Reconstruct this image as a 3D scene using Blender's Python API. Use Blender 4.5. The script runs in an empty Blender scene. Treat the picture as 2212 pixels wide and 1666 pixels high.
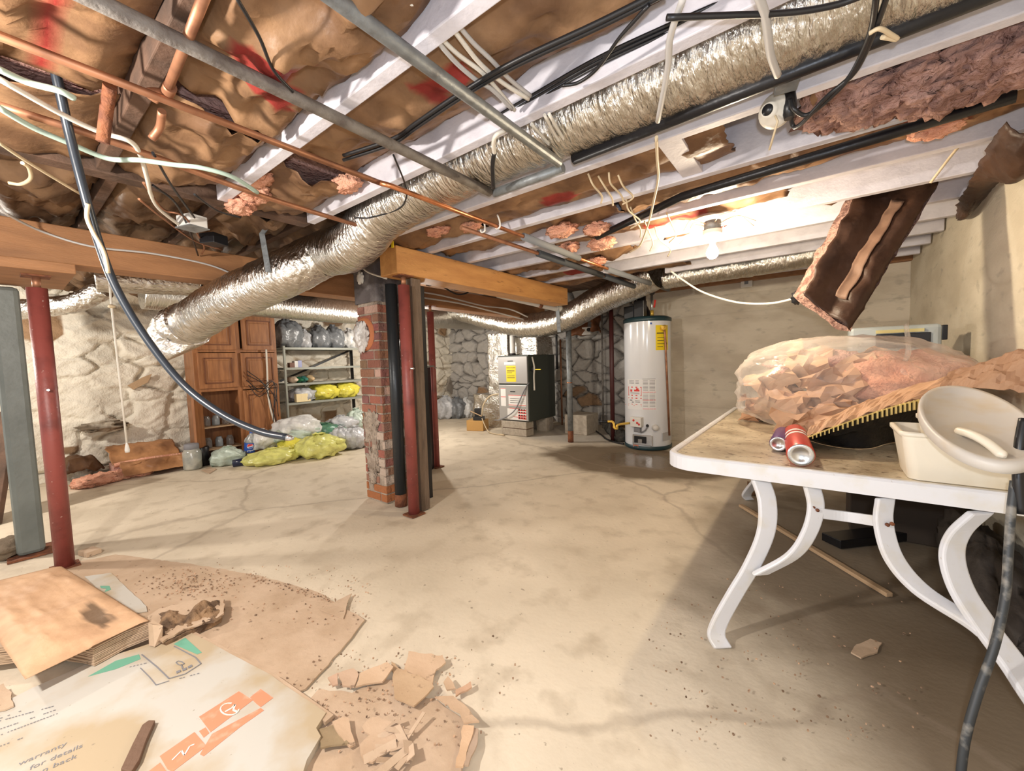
import bpy, math, random
from math import sin, cos, pi, radians, sqrt, atan2, asin, exp
from mathutils import Vector as V, Matrix, noise as NZ
import numpy as np
random.seed(7)
scene = bpy.context.scene
COL = scene.collection

# ------------------------------------------------------------------ camera
FPX, CX, CY, CAMH = 860.0, 1106.0, 833.0, 1.15
_yaw, _roll, _pit = radians(37.5), radians(1.72), radians(-3.53)
FW = V((-sin(_yaw)*cos(_pit), cos(_yaw)*cos(_pit), sin(_pit)))
_r0 = V((cos(_yaw), sin(_yaw), 0)); _u0 = _r0.cross(FW)
RT = _r0*cos(_roll) - _u0*sin(_roll)
UP = _u0*cos(_roll) + _r0*sin(_roll)
CAM = V((0, 0, CAMH))
cd = bpy.data.cameras.new('camera'); cam = bpy.data.objects.new('camera', cd); COL.objects.link(cam)
M3 = Matrix((RT, UP, -FW)).transposed()
cam.matrix_world = Matrix.Translation(CAM) @ M3.to_4x4()
cd.sensor_width = 36.0; cd.sensor_fit = 'HORIZONTAL'; cd.lens = FPX/2212*36.0; cd.clip_start = 0.02
scene.camera = cam
# ------------------------------------------------------------------ view, world, lights
scene.view_settings.view_transform = 'Standard'; scene.view_settings.look = 'None'
scene.view_settings.gamma = 1.0; scene.view_settings.use_curve_mapping = False
scene.view_settings.exposure = 1.08
w = bpy.data.worlds.new('world'); scene.world = w; w.use_nodes = True
w.node_tree.nodes['Background'].inputs[0].default_value = (1.0, 0.96, 0.92, 1)
w.node_tree.nodes['Background'].inputs[1].default_value = 0.36

def lamp(name, loc, power, col, rad):
    l = bpy.data.lights.new(name, 'POINT'); l.energy = power; l.color = col; l.shadow_soft_size = rad
    o = bpy.data.objects.new(name, l); o.location = loc; COL.objects.link(o); return o
lamp('light_front_bulb', (-1.5, -0.6, 1.60), 72, (1.0, 0.93, 0.85), 0.05)
lamp('light_left_bulb', (-4.9, -0.9, 1.75), 66, (1.0, 0.92, 0.82), 0.05)
lamp('light_rear_fill', (-4.55, 3.75, 1.60), 46, (1.0, 0.93, 0.84), 0.05)  # unseen point light added to brighten the far stone wall and furnace
lamp('light_torch', (0.04, -0.05, 1.22), 22, (0.80, 0.88, 1.0), 0.02)
BULB_STRENGTH = 430.0

# ------------------------------------------------------------------ pixel -> place helpers
def ray(x, y): return FW + RT*((x-CX)/FPX) - UP*((y-CY)/FPX)
def Z(x, y, z): d = ray(x, y); return CAM + d*((z-CAMH)/d.z)
def YP(x, y, v): d = ray(x, y); return CAM + d*(v/d.y)
def XP(x, y, v): d = ray(x, y); return CAM + d*(v/d.x)
def DP(x, y, t): return CAM + ray(x, y)*t

# ------------------------------------------------------------------ materials
def mat(name, col, rough=0.6, metal=0.0, var=None, bump=None, spec=0.5, trans=0, alpha=1, stretch=(1, 1, 1), emit=None, var2=None, coat=0, crease=None):
    m = bpy.data.materials.new(name); m.use_nodes = True
    nt = m.node_tree; b = nt.nodes['Principled BSDF']
    def c4(c): return (c[0], c[1], c[2], 1)
    b.inputs['Base Color'].default_value = c4(col); b.inputs['Roughness'].default_value = rough
    b.inputs['Metallic'].default_value = metal; b.inputs['Specular IOR Level'].default_value = spec
    if trans: b.inputs['Transmission Weight'].default_value = trans
    if coat: b.inputs['Coat Weight'].default_value = coat
    if alpha < 1: b.inputs['Alpha'].default_value = alpha
    if emit: b.inputs['Emission Color'].default_value = c4(emit[0]); b.inputs['Emission Strength'].default_value = emit[1]
    tc = nt.nodes.new('ShaderNodeTexCoord'); mp = nt.nodes.new('ShaderNodeMapping')
    mp.inputs['Scale'].default_value = stretch
    nt.links.new(tc.outputs['Object'], mp.inputs['Vector'])
    out = None
    for k, vv in enumerate([var, var2]):
        if not vv: continue
        col2, sc, lo, hi = vv
        n = nt.nodes.new('ShaderNodeTexNoise'); n.inputs['Scale'].default_value = sc; n.inputs['Detail'].default_value = 6
        nt.links.new(mp.outputs[0], n.inputs['Vector'])
        r = nt.nodes.new('ShaderNodeMapRange'); r.inputs[1].default_value = lo; r.inputs[2].default_value = hi
        nt.links.new(n.outputs[0], r.inputs[0])
        mx = nt.nodes.new('ShaderNodeMix'); mx.data_type = 'RGBA'
        nt.links.new(r.outputs[0], mx.inputs[0])
        if out is None: mx.inputs[6].default_value = c4(col)
        else: nt.links.new(out, mx.inputs[6])
        mx.inputs[7].default_value = c4(col2); out = mx.outputs[2]
    if out is not None: nt.links.new(out, b.inputs['Base Color'])
    if bump:
        n = nt.nodes.new('ShaderNodeTexNoise'); n.inputs['Scale'].default_value = bump[0]; n.inputs['Detail'].default_value = 8
        nt.links.new(mp.outputs[0], n.inputs['Vector'])
        bp = nt.nodes.new('ShaderNodeBump'); bp.inputs['Strength'].default_value = bump[1]; bp.inputs['Distance'].default_value = 0.02
        nt.links.new(n.outputs[0], bp.inputs['Height']); nt.links.new(bp.outputs[0], b.inputs['Normal'])
    if crease:   # sharp folds: ridged noise chained before the fine bump
        n2 = nt.nodes.new('ShaderNodeTexNoise'); n2.noise_type = 'RIDGED_MULTIFRACTAL'; n2.inputs['Scale'].default_value = crease[0]; n2.inputs['Detail'].default_value = 3; n2.inputs['Distortion'].default_value = .6
        nt.links.new(mp.outputs[0], n2.inputs['Vector'])
        b2 = nt.nodes.new('ShaderNodeBump'); b2.inputs['Strength'].default_value = crease[1]; b2.inputs['Distance'].default_value = .03
        nt.links.new(n2.outputs[0], b2.inputs['Height'])
        if bump: nt.links.new(b2.outputs[0], bp.inputs['Normal'])
        else: nt.links.new(b2.outputs[0], b.inputs['Normal'])
    return m

def add_attr(m, strength_attr='Col', mode='replace'):
    """base colour from the mesh's own colour attribute (albedo of painted / bare / inked areas)"""
    nt = m.node_tree; b = nt.nodes['Principled BSDF']
    at = nt.nodes.new('ShaderNodeAttribute'); at.attribute_name = 'Col'
    src = b.inputs['Base Color'].links[0].from_socket if b.inputs['Base Color'].links else None
    mx = nt.nodes.new('ShaderNodeMix'); mx.data_type = 'RGBA'; mx.blend_type = 'MULTIPLY'; mx.inputs[0].default_value = 1
    if src: nt.links.new(src, mx.inputs[6])
    else: mx.inputs[6].default_value = b.inputs['Base Color'].default_value
    nt.links.new(at.outputs['Color'], mx.inputs[7]); nt.links.new(mx.outputs[2], b.inputs['Base Color'])
    return m

# ------------------------------------------------------------------ mesh builder
def frame(d):
    d = d.normalized(); a = V((0, 0, 1)) if abs(d.z) < .9 else V((1, 0, 0))
    x = d.cross(a).normalized(); y = d.cross(x).normalized(); return x, y
def sm(pts, k=6):
    p = [V(q) for q in pts]; out = []
    for i in range(len(p)-1):
        a = p[i-1] if i else p[0]*2-p[1]; b, c = p[i], p[i+1]; d = p[i+2] if i+2 < len(p) else c*2-b
        for j in range(k):
            t = j/k
            out.append(.5*((2*b)+(c-a)*t+(2*a-5*b+4*c-d)*t*t+(3*b-a-3*c+d)*t**3))
    out.append(p[-1]); return out
class MB:
    def __init__(s): s.v = []; s.f = []; s.c = []; s.sm = []
    def add(s, vs, fs, smooth=False, col=None):
        o = len(s.v); s.v += [V(q) for q in vs]; s.f += [[i+o for i in f] for f in fs]; s.sm += [smooth]*len(fs)
        s.c += (col if isinstance(col, list) else [col or (1, 1, 1)]*len(vs)); return s
    def box(s, lo, hi, rot=0, col=None):
        lo, hi = V(lo), V(hi); c = (lo+hi)/2
        vs = [V((x, y, z)) for x in (lo.x, hi.x) for y in (lo.y, hi.y) for z in (lo.z, hi.z)]
        if rot: R = Matrix.Rotation(rot, 3, 'Z'); vs = [R@(q-c)+c for q in vs]
        return s.add(vs, [(0, 1, 3, 2), (4, 6, 7, 5), (0, 4, 5, 1), (2, 3, 7, 6), (0, 2, 6, 4), (1, 5, 7, 3)], False, col)
    def hexa(s, q, col=None):
        """q: 4 bottom points then 4 top points"""
        return s.add(q, [(3, 2, 1, 0), (4, 5, 6, 7), (0, 1, 5, 4), (1, 2, 6, 5), (2, 3, 7, 6), (3, 0, 4, 7)], False, col)
    def bar(s, p0, p1, wd, ht, up=(0, 0, 1), col=None):
        p0, p1 = V(p0), V(p1); d = (p1-p0).normalized(); u = V(up); x = d.cross(u).normalized()*wd/2; y = x.cross(d).normalized()*ht/2
        return s.hexa([p0-x-y, p0+x-y, p1+x-y, p1-x-y, p0-x+y, p0+x+y, p1+x+y, p1-x+y], col)
    def tube(s, pts, r, n=8, cap=True, wob=None, col=None):
        pts = [V(p) for p in pts]; m = len(pts); R = r if isinstance(r, list) else [r]*m
        x, y = frame(pts[1]-pts[0]); vs = []; L = 0
        for i, p in enumerate(pts):
            d = (pts[min(i+1, m-1)]-pts[max(i-1, 0)]).normalized()
            x = (x-d*x.dot(d)).normalized(); y = d.cross(x)
            if i: L += (p-pts[i-1]).length
            for j in range(n):
                a = 2*pi*j/n; rr = R[i]*(wob(L, a) if wob else 1)
                vs.append(p+x*cos(a)*rr+y*sin(a)*rr)
        fs = [(i*n+j, i*n+(j+1) % n, (i+1)*n+(j+1) % n, (i+1)*n+j) for i in range(m-1) for j in range(n)]
        s.add(vs, fs, True, col)
        if cap:
            s.add([vs[j] for j in range(n)], [list(range(n))[::-1]], False, col); s.add([vs[(m-1)*n+j] for j in range(n)], [list(range(n))], False, col)
        return s
    def cyl(s, p0, p1, r0, r1=None, n=20, col=None): return s.tube([p0, p1], [r0, r0 if r1 is None else r1], n, True, None, col)
    def lathe(s, o, prof, n=24, ax=(0, 0, 1), col=None):
        o = V(o); az = V(ax).normalized(); x, y = frame(az); vs = [o+az*z+(x*cos(2*pi*j/n)+y*sin(2*pi*j/n))*r for r, z in prof for j in range(n)]
        m = len(prof)
        return s.add(vs, [(i*n+j, (i+1)*n+j, (i+1)*n+(j+1) % n, i*n+(j+1) % n) for i in range(m-1) for j in range(n)], True, col)
    def grid(s, fn, nu, nv, smooth=True, colfn=None):
        vs = [V(fn(i/nu, j/nv)) for i in range(nu+1) for j in range(nv+1)]
        cs = [colfn(i/nu, j/nv) for i in range(nu+1) for j in range(nv+1)] if colfn else None
        return s.add(vs, [(i*(nv+1)+j, (i+1)*(nv+1)+j, (i+1)*(nv+1)+j+1, i*(nv+1)+j+1) for i in range(nu) for j in range(nv)], smooth, cs)
    def poly(s, pts, ext, col=None):
        """extruded polygon: pts ordered, ext vector"""
        n = len(pts); e = V(ext); q = [V(p) for p in pts]
        return s.add(q+[p+e for p in q], [list(range(n))[::-1], list(range(n, 2*n))]+[(i, (i+1) % n, n+(i+1) % n, n+i) for i in range(n)], False, col)
    def strip(s, pts, width, thick, wdir):
        """flat bar swept along pts; width along wdir, thickness across"""
        pts = [V(p) for p in pts]; m = len(pts); wd = V(wdir).normalized(); vs = []
        for i, p in enumerate(pts):
            d = (pts[min(i+1, m-1)]-pts[max(i-1, 0)]).normalized(); t = d.cross(wd).normalized()*thick/2; ww = wd*width/2
            vs += [p-ww-t, p+ww-t, p+ww+t, p-ww+t]
        fs = [(4*i+j, 4*i+(j+1) % 4, 4*i+4+(j+1) % 4, 4*i+4+j) for i in range(m-1) for j in range(4)]+[(3, 2, 1, 0), (4*m-4, 4*m-3, 4*m-2, 4*m-1)]
        return s.add(vs, fs, False)
    def blob(s, c, r, amp=.1, fr=2.0, seed=0, nu=28, nv=18, flat=None, sq=1.0, prof=None, col=None):
        c = V(c); vs = []
        for i in range(nv+1):
            t = pi*i/nv
            for j in range(nu):
                a = 2*pi*j/nu
                def pw(x): return math.copysign(abs(x)**sq, x)
                d = V((pw(sin(t))*pw(cos(a)), pw(sin(t))*pw(sin(a)), pw(cos(t))))
                k = 1+amp*NZ.fractal(d*fr+V((seed*7.1, seed*3.3, seed)), .7, 2.0, 4)
                if prof: k *= prof(t, a)
                q = V((d.x*r[0], d.y*r[1], d.z*r[2]))*k
                if flat is not None: q.z = max(q.z, flat)
                vs.append(c+q)
        fs = [(i*nu+j, (i+1)*nu+j, (i+1)*nu+(j+1) % nu, i*nu+(j+1) % nu) for i in range(nv) for j in range(nu)]
        return s.add(vs, fs, True, col)
    def obj(s, name, m, parent=None, origin=None, bevel=0, solid=0, sub=0, attr=False, weld=True):
        o0 = V(origin) if origin is not None else V((0, 0, 0))
        me = bpy.data.meshes.new(name); me.from_pydata([tuple(q-o0) for q in s.v], [], s.f)
        me.polygons.foreach_set('use_smooth', s.sm)
        if attr:
            a = me.color_attributes.new('Col', 'FLOAT_COLOR', 'POINT')
            a.data.foreach_set('color', [k for c in s.c for k in (c[0], c[1], c[2], 1)])
        me.update(); me.materials.append(m)
        o = bpy.data.objects.new(name, me); COL.objects.link(o); o.location = o0
        if weld or bevel:
            import bmesh
            b = bmesh.new(); b.from_mesh(me); bmesh.ops.remove_doubles(b, verts=b.verts, dist=1e-5); bmesh.ops.recalc_face_normals(b, faces=b.faces) if not attr else None; b.to_mesh(me); b.free()
        if bevel:
            md = o.modifiers.new('b', 'BEVEL'); md.width = bevel; md.segments = 2; md.limit_method = 'ANGLE'; md.angle_limit = radians(40)
        if solid:
            md = o.modifiers.new('s', 'SOLIDIFY'); md.thickness = solid; md.offset = 0
        if sub:
            md = o.modifiers.new('u', 'SUBSURF'); md.levels = sub; md.render_levels = sub
        if parent is not None:
            o.parent = parent; o.location = o0 - WORLD(parent)
        return o
def WORLD(o):
    p = V(o.location)
    while o.parent: o = o.parent; p += V(o.location)
    return p
def tag(o, label, cat, group=None):
    o['label'] = label; o['category'] = cat
    if group: o['group'] = group
    return o
def thing(name, label, cat, loc, group=None):
    o = bpy.data.objects.new(name, None); COL.objects.link(o); o.location = V(loc); o.empty_display_size = .1
    return tag(o, label, cat, group)
def part(name, mb, m, parent, label=None, **k):
    o = mb.obj(name, m, parent, WORLD(parent), **k)
    if label: o['label'] = label
    return o
def solo(name, mb, m, label, cat, group=None, **k):
    zs = min(q.z for q in mb.v); cx = sum((q for q in mb.v), V((0, 0, 0)))/len(mb.v)
    return tag(mb.obj(name, m, None, (cx.x, cx.y, zs), **k), label, cat, group)
def struct(name, mb, m, **k):
    o = mb.obj(name, m, None, None, **k); o['kind'] = 'structure'; return o
def text_mb(body, size, org, xdir, ydir, depth=.0004):
    cu = bpy.data.curves.new('t', 'FONT'); cu.body = body; cu.size = size; cu.resolution_u = 2
    o = bpy.data.objects.new('t', cu); COL.objects.link(o); bpy.context.view_layer.update()
    me = bpy.data.meshes.new_from_object(o.evaluated_get(bpy.context.evaluated_depsgraph_get()))
    x, y = V(xdir).normalized(), V(ydir).normalized(); n = x.cross(y)
    mb = MB(); mb.add([V(org)+x*q.co.x+y*q.co.y+n*depth for q in me.vertices], [list(p.vertices) for p in me.polygons])
    bpy.data.objects.remove(o); bpy.data.curves.remove(cu); bpy.data.meshes.remove(me); return mb
def fbm(p, f=1.0, o=4): return NZ.fractal(V(p)*f, .8, 2.0, o)
ORD = ['first', 'second', 'third', 'fourth', 'fifth', 'sixth', 'seventh', 'eighth', 'ninth', 'tenth', 'eleventh', 'twelfth']

# ------------------------------------------------------------------ material library
KRAFT = add_attr(mat('kraft_paper', (.29, .165, .085), .5, var=((.155, .083, .044), 5, .40, .62), bump=(14, .4), spec=.3, crease=(4.5, .55)))
KRAFTL = add_attr(mat('light_kraft_paper', (.60, .42, .27), .6, var=((.48, .32, .20), 7, .4, .65), bump=(18, .3), spec=.3, crease=(6, .35)))
FIBER = mat('pink_fiberglass', (.70, .42, .35), .95, var=((.52, .28, .24), 16, .4, .65), bump=(60, 1.0), spec=.1)
FIBERO = mat('orange_pink_fiberglass', (.85, .46, .32), .95, var=((.72, .34, .23), 14, .4, .65), bump=(60, 1.0), spec=.1)
FOIL = mat('foil_jacket', (.70, .68, .64), .19, 1.0, var=((.55, .52, .46), 9, .4, .7), bump=(16, .8), stretch=(4.5, 1.3, 1.3))
FOILY = mat('foil_jacket_trunk', (.62, .60, .55), .34, 1.0, bump=(16, .6), stretch=(1.3, 4.5, 1.3))
FOILM = mat('crinkled_foil', (.74, .72, .68), .2, 1.0, bump=(34, .9))
WPAINT = mat('white_joist_paint', (.68, .66, .71), .55, var=((.55, .53, .58), 12, .45, .75), bump=(60, .10), spec=.3)
DARKWOOD = mat('dark_old_wood', (.12, .065, .04), .8, var=((.05, .03, .02), 6, .4, .7), bump=(20, .5), stretch=(1, 1, 1))
BEAMWOOD = mat('orange_beam_wood', (.62, .31, .10), .6, var=((.45, .20, .06), 3, .35, .75), var2=((.30, .13, .04), 9, .62, .75), bump=(30, .15), stretch=(6, 1, 6))
BROWNWOOD = mat('brown_beam_wood', (.36, .17, .07), .65, var=((.24, .11, .045), 3, .35, .75), bump=(30, .2), stretch=(6, 1, 6))
BLACKPIPE = mat('black_iron', (.012, .012, .015), .35, .3, bump=(50, .08))
GALV = mat('grey_galvanized', (.26, .28, .29), .5, .5, var=((.16, .165, .17), 20, .45, .7), bump=(60, .15))
DULLPIPE = mat('dull_grey_pipe', (.24, .22, .20), .7, .2, var=((.12, .10, .09), 18, .4, .7), bump=(50, .3))
COPPER = mat('bright_copper', (.72, .30, .14), .35, .9, var=((.45, .18, .08), 12, .45, .7))
OLDCOPPER = mat('dull_copper', (.42, .20, .11), .5, .6, var=((.26, .12, .07), 14, .4, .7))
FOAM = mat('grey_pipe_foam', (.20, .21, .22), .85)
DFOAM = mat('dark_pipe_foam', (.055, .06, .065), .8)
WCABLE = mat('white_cable', (.70, .66, .58), .5)
TCABLE = mat('tan_cable', (.62, .50, .33), .55)
GCABLE = mat('grey_cable', (.48, .46, .44), .55)
GREENC = mat('pale_green_cable', (.42, .55, .48), .5)
BCABLE = mat('black_cable', (.012, .012, .014), .4)
REDPOST = mat('red_oxide_paint', (.26, .062, .052), .45, var=((.17, .042, .036), 10, .45, .7), var2=((.5, .32, .28), 40, .68, .74), bump=(40, .1))
GREYPOST = mat('grey_post_paint', (.15, .17, .16), .5, var=((.10, .115, .108), 4, .4, .7), bump=(30, .15))
RUST = mat('rusty_iron', (.24, .085, .035), .85, var=((.10, .035, .02), 20, .4, .7), bump=(40, .6))
OLDWOOD = mat('weathered_post_wood', (.17, .12, .085), .85, var=((.10, .07, .05), 5, .4, .7), bump=(30, .4), stretch=(6, 6, 1))
CABWOOD = mat('cabinet_wood', (.36, .15, .055), .45, var=((.22, .085, .03), 4, .35, .7), bump=(20, .1), stretch=(8, 8, 1), coat=.2)
CABDARK = mat('cabinet_moulding', (.16, .055, .022), .45)
WPLAS = mat('white_plastic', (.76, .74, .70), .45)
TABWHITE = mat('white_table_paint', (.70, .71, .75), .35, var=((.66, .64, .60), 14, .5, .75), var2=((.42, .36, .27), 50, .70, .78))
TABTOP = mat('dirty_table_glass', (.60, .52, .38), .35, var=((.34, .27, .18), 6, .36, .66), var2=((.14, .09, .05), 38, .58, .70), bump=(80, .2))
TUB = mat('white_tub_plastic', (.80, .74, .62), .4, var=((.68, .58, .42), 5, .5, .75))
BLACKPL = mat('black_plastic', (.010, .010, .012), .35)
BLACKBAG = mat('black_vinyl', (.008, .008, .010), .28, bump=(18, .4))
GOLD = mat('gold_teeth', (.85, .68, .28), .35, .6)
CONC_BLOCK = mat('concrete_block', (.50, .44, .36), .9, var=((.42, .36, .29), 20, .4, .6), bump=(90, .6))
FURNG = mat('grey_furnace_steel', (.42, .41, .40), .4, .3)
FURNS = mat('dark_green_steel', (.055, .065, .055), .45, .1)
LABELW = mat('white_label', (.80, .79, .77), .5)
LABELY = mat('yellow_label', (.90, .68, .02), .5)
INKK = mat('black_ink', (.03, .03, .03), .6)
INKR = mat('red_ink', (.70, .05, .04), .6)
INKG = mat('green_ink', (.16, .42, .30), .6)
INKO = mat('orange_ink', (.92, .28, .16), .6, var=((.85, .42, .30), 25, .55, .75))
INKW = mat('pale_print', (.85, .80, .72), .6)
INKB = mat('blue_ink', (.03, .10, .45), .4)
GREYINK = mat('grey_ink', (.22, .22, .24), .6)
ENAMEL = mat('white_enamel', (.78, .80, .84), .16, spec=.6)
TEAL = mat('dark_teal_plastic', (.02, .05, .06), .4)
CHROME = mat('bare_steel', (.6, .6, .6), .25, .9)
BRASS = mat('brass_yellow', (.85, .55, .10), .35, .4)
CARD = add_attr(mat('brown_cardboard', (.55, .41, .29), .85, var=((.46, .33, .22), 5, .4, .65), var2=((.20, .14, .09), 30, .66, .76), bump=(30, .2)))
CARDW = mat('white_printed_cardboard', (.55, .53, .48), .75, var=((.47, .375, .25), 2.4, .44, .56), var2=((.30, .25, .18), 55, .70, .76))
CARDD = mat('dirty_cardboard', (.30, .185, .10), .9, var=((.10, .06, .035), 14, .42, .62), bump=(40, .7))
STICK = mat('brown_stick_wood', (.17, .10, .065), .85, bump=(30, .4), stretch=(1, 1, 1))
PALEWOOD = mat('pale_stick_wood', (.50, .34, .20), .8, bump=(30, .3))
SHELFM = mat('olive_grey_shelf', (.30, .31, .27), .5, .2)
def bagmat(n, c, r=.24): return mat(n, c, r, 0, var=(tuple(k*.72 for k in c), 9, .4, .65), bump=(22, .5), spec=.6, crease=(9, .6))
BAGY = bagmat('yellow_bag_plastic', (.82, .74, .10)); BAGYL = bagmat('lime_bag_plastic', (.78, .78, .24))
BAGW = bagmat('white_bag_plastic', (.80, .80, .78)); BAGG = bagmat('grey_bag_plastic', (.22, .235, .25)); BAGM = bagmat('pale_grey_bag_plastic', (.56, .57, .59))
BAGN = bagmat('green_bag_plastic', (.10, .26, .17)); BAGGR = bagmat('pale_green_bag_plastic', (.56, .66, .57))
CLEAR = mat('clear_plastic', (.9, .95, .95), .08, 0, trans=.9, spec=.5)
GLASSG = mat('green_glass', (.02, .16, .08), .1, 0, spec=.6)
# ================================================================== SETTING
XL, XR, YBK, YST, ZD, ZJ = -6.6, 0.73, 5.62, 6.35, 2.33, 2.0
# floor with its own wet patch, cracks and dust
def floor_mat():
    m = mat('floor_concrete', (.76, .67, .53), .78, var=((.60, .52, .40), 1.3, .36, .66), var2=((.52, .44, .33), 6.0, .52, .75), bump=(38, .10), spec=.35)
    nt = m.node_tree; b = nt.nodes['Principled BSDF']; L = nt.links.new
    geo = nt.nodes.new('ShaderNodeNewGeometry')
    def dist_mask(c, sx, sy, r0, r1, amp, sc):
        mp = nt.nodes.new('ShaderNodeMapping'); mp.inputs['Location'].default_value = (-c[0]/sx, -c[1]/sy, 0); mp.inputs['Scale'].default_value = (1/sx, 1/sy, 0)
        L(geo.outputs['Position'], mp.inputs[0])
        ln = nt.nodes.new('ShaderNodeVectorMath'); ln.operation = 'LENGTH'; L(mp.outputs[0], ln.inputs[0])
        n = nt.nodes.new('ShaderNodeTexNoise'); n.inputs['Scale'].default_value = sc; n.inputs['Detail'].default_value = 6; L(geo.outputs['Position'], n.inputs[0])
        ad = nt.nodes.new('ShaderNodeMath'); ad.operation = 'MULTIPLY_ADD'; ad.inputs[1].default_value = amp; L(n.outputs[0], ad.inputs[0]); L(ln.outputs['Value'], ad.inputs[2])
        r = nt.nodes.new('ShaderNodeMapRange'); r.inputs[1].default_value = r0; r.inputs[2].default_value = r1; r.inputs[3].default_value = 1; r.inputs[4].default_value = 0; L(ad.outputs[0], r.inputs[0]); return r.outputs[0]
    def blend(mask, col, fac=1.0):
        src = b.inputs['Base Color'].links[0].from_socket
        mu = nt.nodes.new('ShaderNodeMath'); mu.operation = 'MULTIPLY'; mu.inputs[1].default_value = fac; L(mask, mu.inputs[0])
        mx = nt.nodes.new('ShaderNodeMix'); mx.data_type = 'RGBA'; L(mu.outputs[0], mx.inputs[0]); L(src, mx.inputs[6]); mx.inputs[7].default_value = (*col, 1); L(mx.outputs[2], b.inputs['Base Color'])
    wet = dist_mask((-1.65, 4.30), 1.0, .62, 1.3, 1.6, .8, 2.5)
    blend(wet, (.15, .105, .06), .9)
    core = dist_mask((-1.55, 4.35), .6, .4, .9, 1.2, .5, 3)
    rr = nt.nodes.new('ShaderNodeMapRange'); rr.inputs[3].default_value = .75; rr.inputs[4].default_value = .12; L(core, rr.inputs[0]); L(rr.outputs[0], b.inputs['Roughness'])
    table_shade = dist_mask((.2, 2.9), .95, 1.7, .9, 1.4, .8, 2.2); blend(table_shade, (.20, .15, .10), .85); corner_shade = dist_mask((.62, 1.75), .55, 1.1, 1.0, 1.6, .8, 2.4); blend(corner_shade, (.17, .125, .08), .85)  # shade under the table and in the near right corner, painted into the floor colour
    pad = dist_mask((-3.1, 5.4), 1.3, .8, .9, 1.15, .4, 3); blend(pad, (.46, .43, .39), .6)
    # fine dark specks of grit
    n = nt.nodes.new('ShaderNodeTexNoise'); n.inputs['Scale'].default_value = 42; n.inputs['Detail'].default_value = 3; L(geo.outputs['Position'], n.inputs[0])
    r = nt.nodes.new('ShaderNodeMapRange'); r.inputs[1].default_value = .69; r.inputs[2].default_value = .74; L(n.outputs[0], r.inputs[0]); blend(r.outputs[0], (.20, .15, .10), .6)
    # cracks: thin lines on a stretched voronoi
    vo = nt.nodes.new('ShaderNodeTexVoronoi'); vo.feature = 'DISTANCE_TO_EDGE'; vo.inputs['Scale'].default_value = .38; 
    nz = nt.nodes.new('ShaderNodeTexNoise'); nz.inputs['Scale'].default_value = 2.0; nz.inputs['Detail'].default_value = 6; L(geo.outputs['Position'], nz.inputs[0])
    mxv = nt.nodes.new('ShaderNodeVectorMath'); mxv.operation = 'MULTIPLY_ADD'; mxv.inputs[1].default_value = (.35, .35, .35); L(nz.outputs['Color'], mxv.inputs[0]); L(geo.outputs['Position'], mxv.inputs[2])
    L(mxv.outputs[0], vo.inputs['Vector'])
    r = nt.nodes.new('ShaderNodeMapRange'); r.inputs[1].default_value = .002; r.inputs[2].default_value = .009; r.inputs[3].default_value = 1; r.inputs[4].default_value = 0; L(vo.outputs['Distance'], r.inputs[0]); blend(r.outputs[0], (.30, .24, .18), .38)
    return m
fl = MB(); NX, NY = 150, 140
def flz(x, y): return -.004+.004*fbm((x, y, 0), .9) if y < 5 else 0
fl.grid(lambda u, v: ((lambda x, y: (x, y, flz(x, y)))(XL-.15+u*(XR-XL+.3), -1.6+v*(YST+1.8))), NX, NY)
fl.box((XL-.15, -1.6, -.12), (XR+.15, YST+.2, -.02))
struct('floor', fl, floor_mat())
deck = MB()
for i in range(50):
    x0 = XL-.1+i*.15; deck.box((x0, -1.6, ZD+.002*(i % 2)), (x0+.146, YST+.1, ZD+.03))
struct('ceiling', deck, mat('subfloor_boards', (.16, .085, .045), .8, var=((.07, .035, .02), 5, .4, .7), bump=(20, .4), stretch=(5, 1, 5)))

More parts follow.
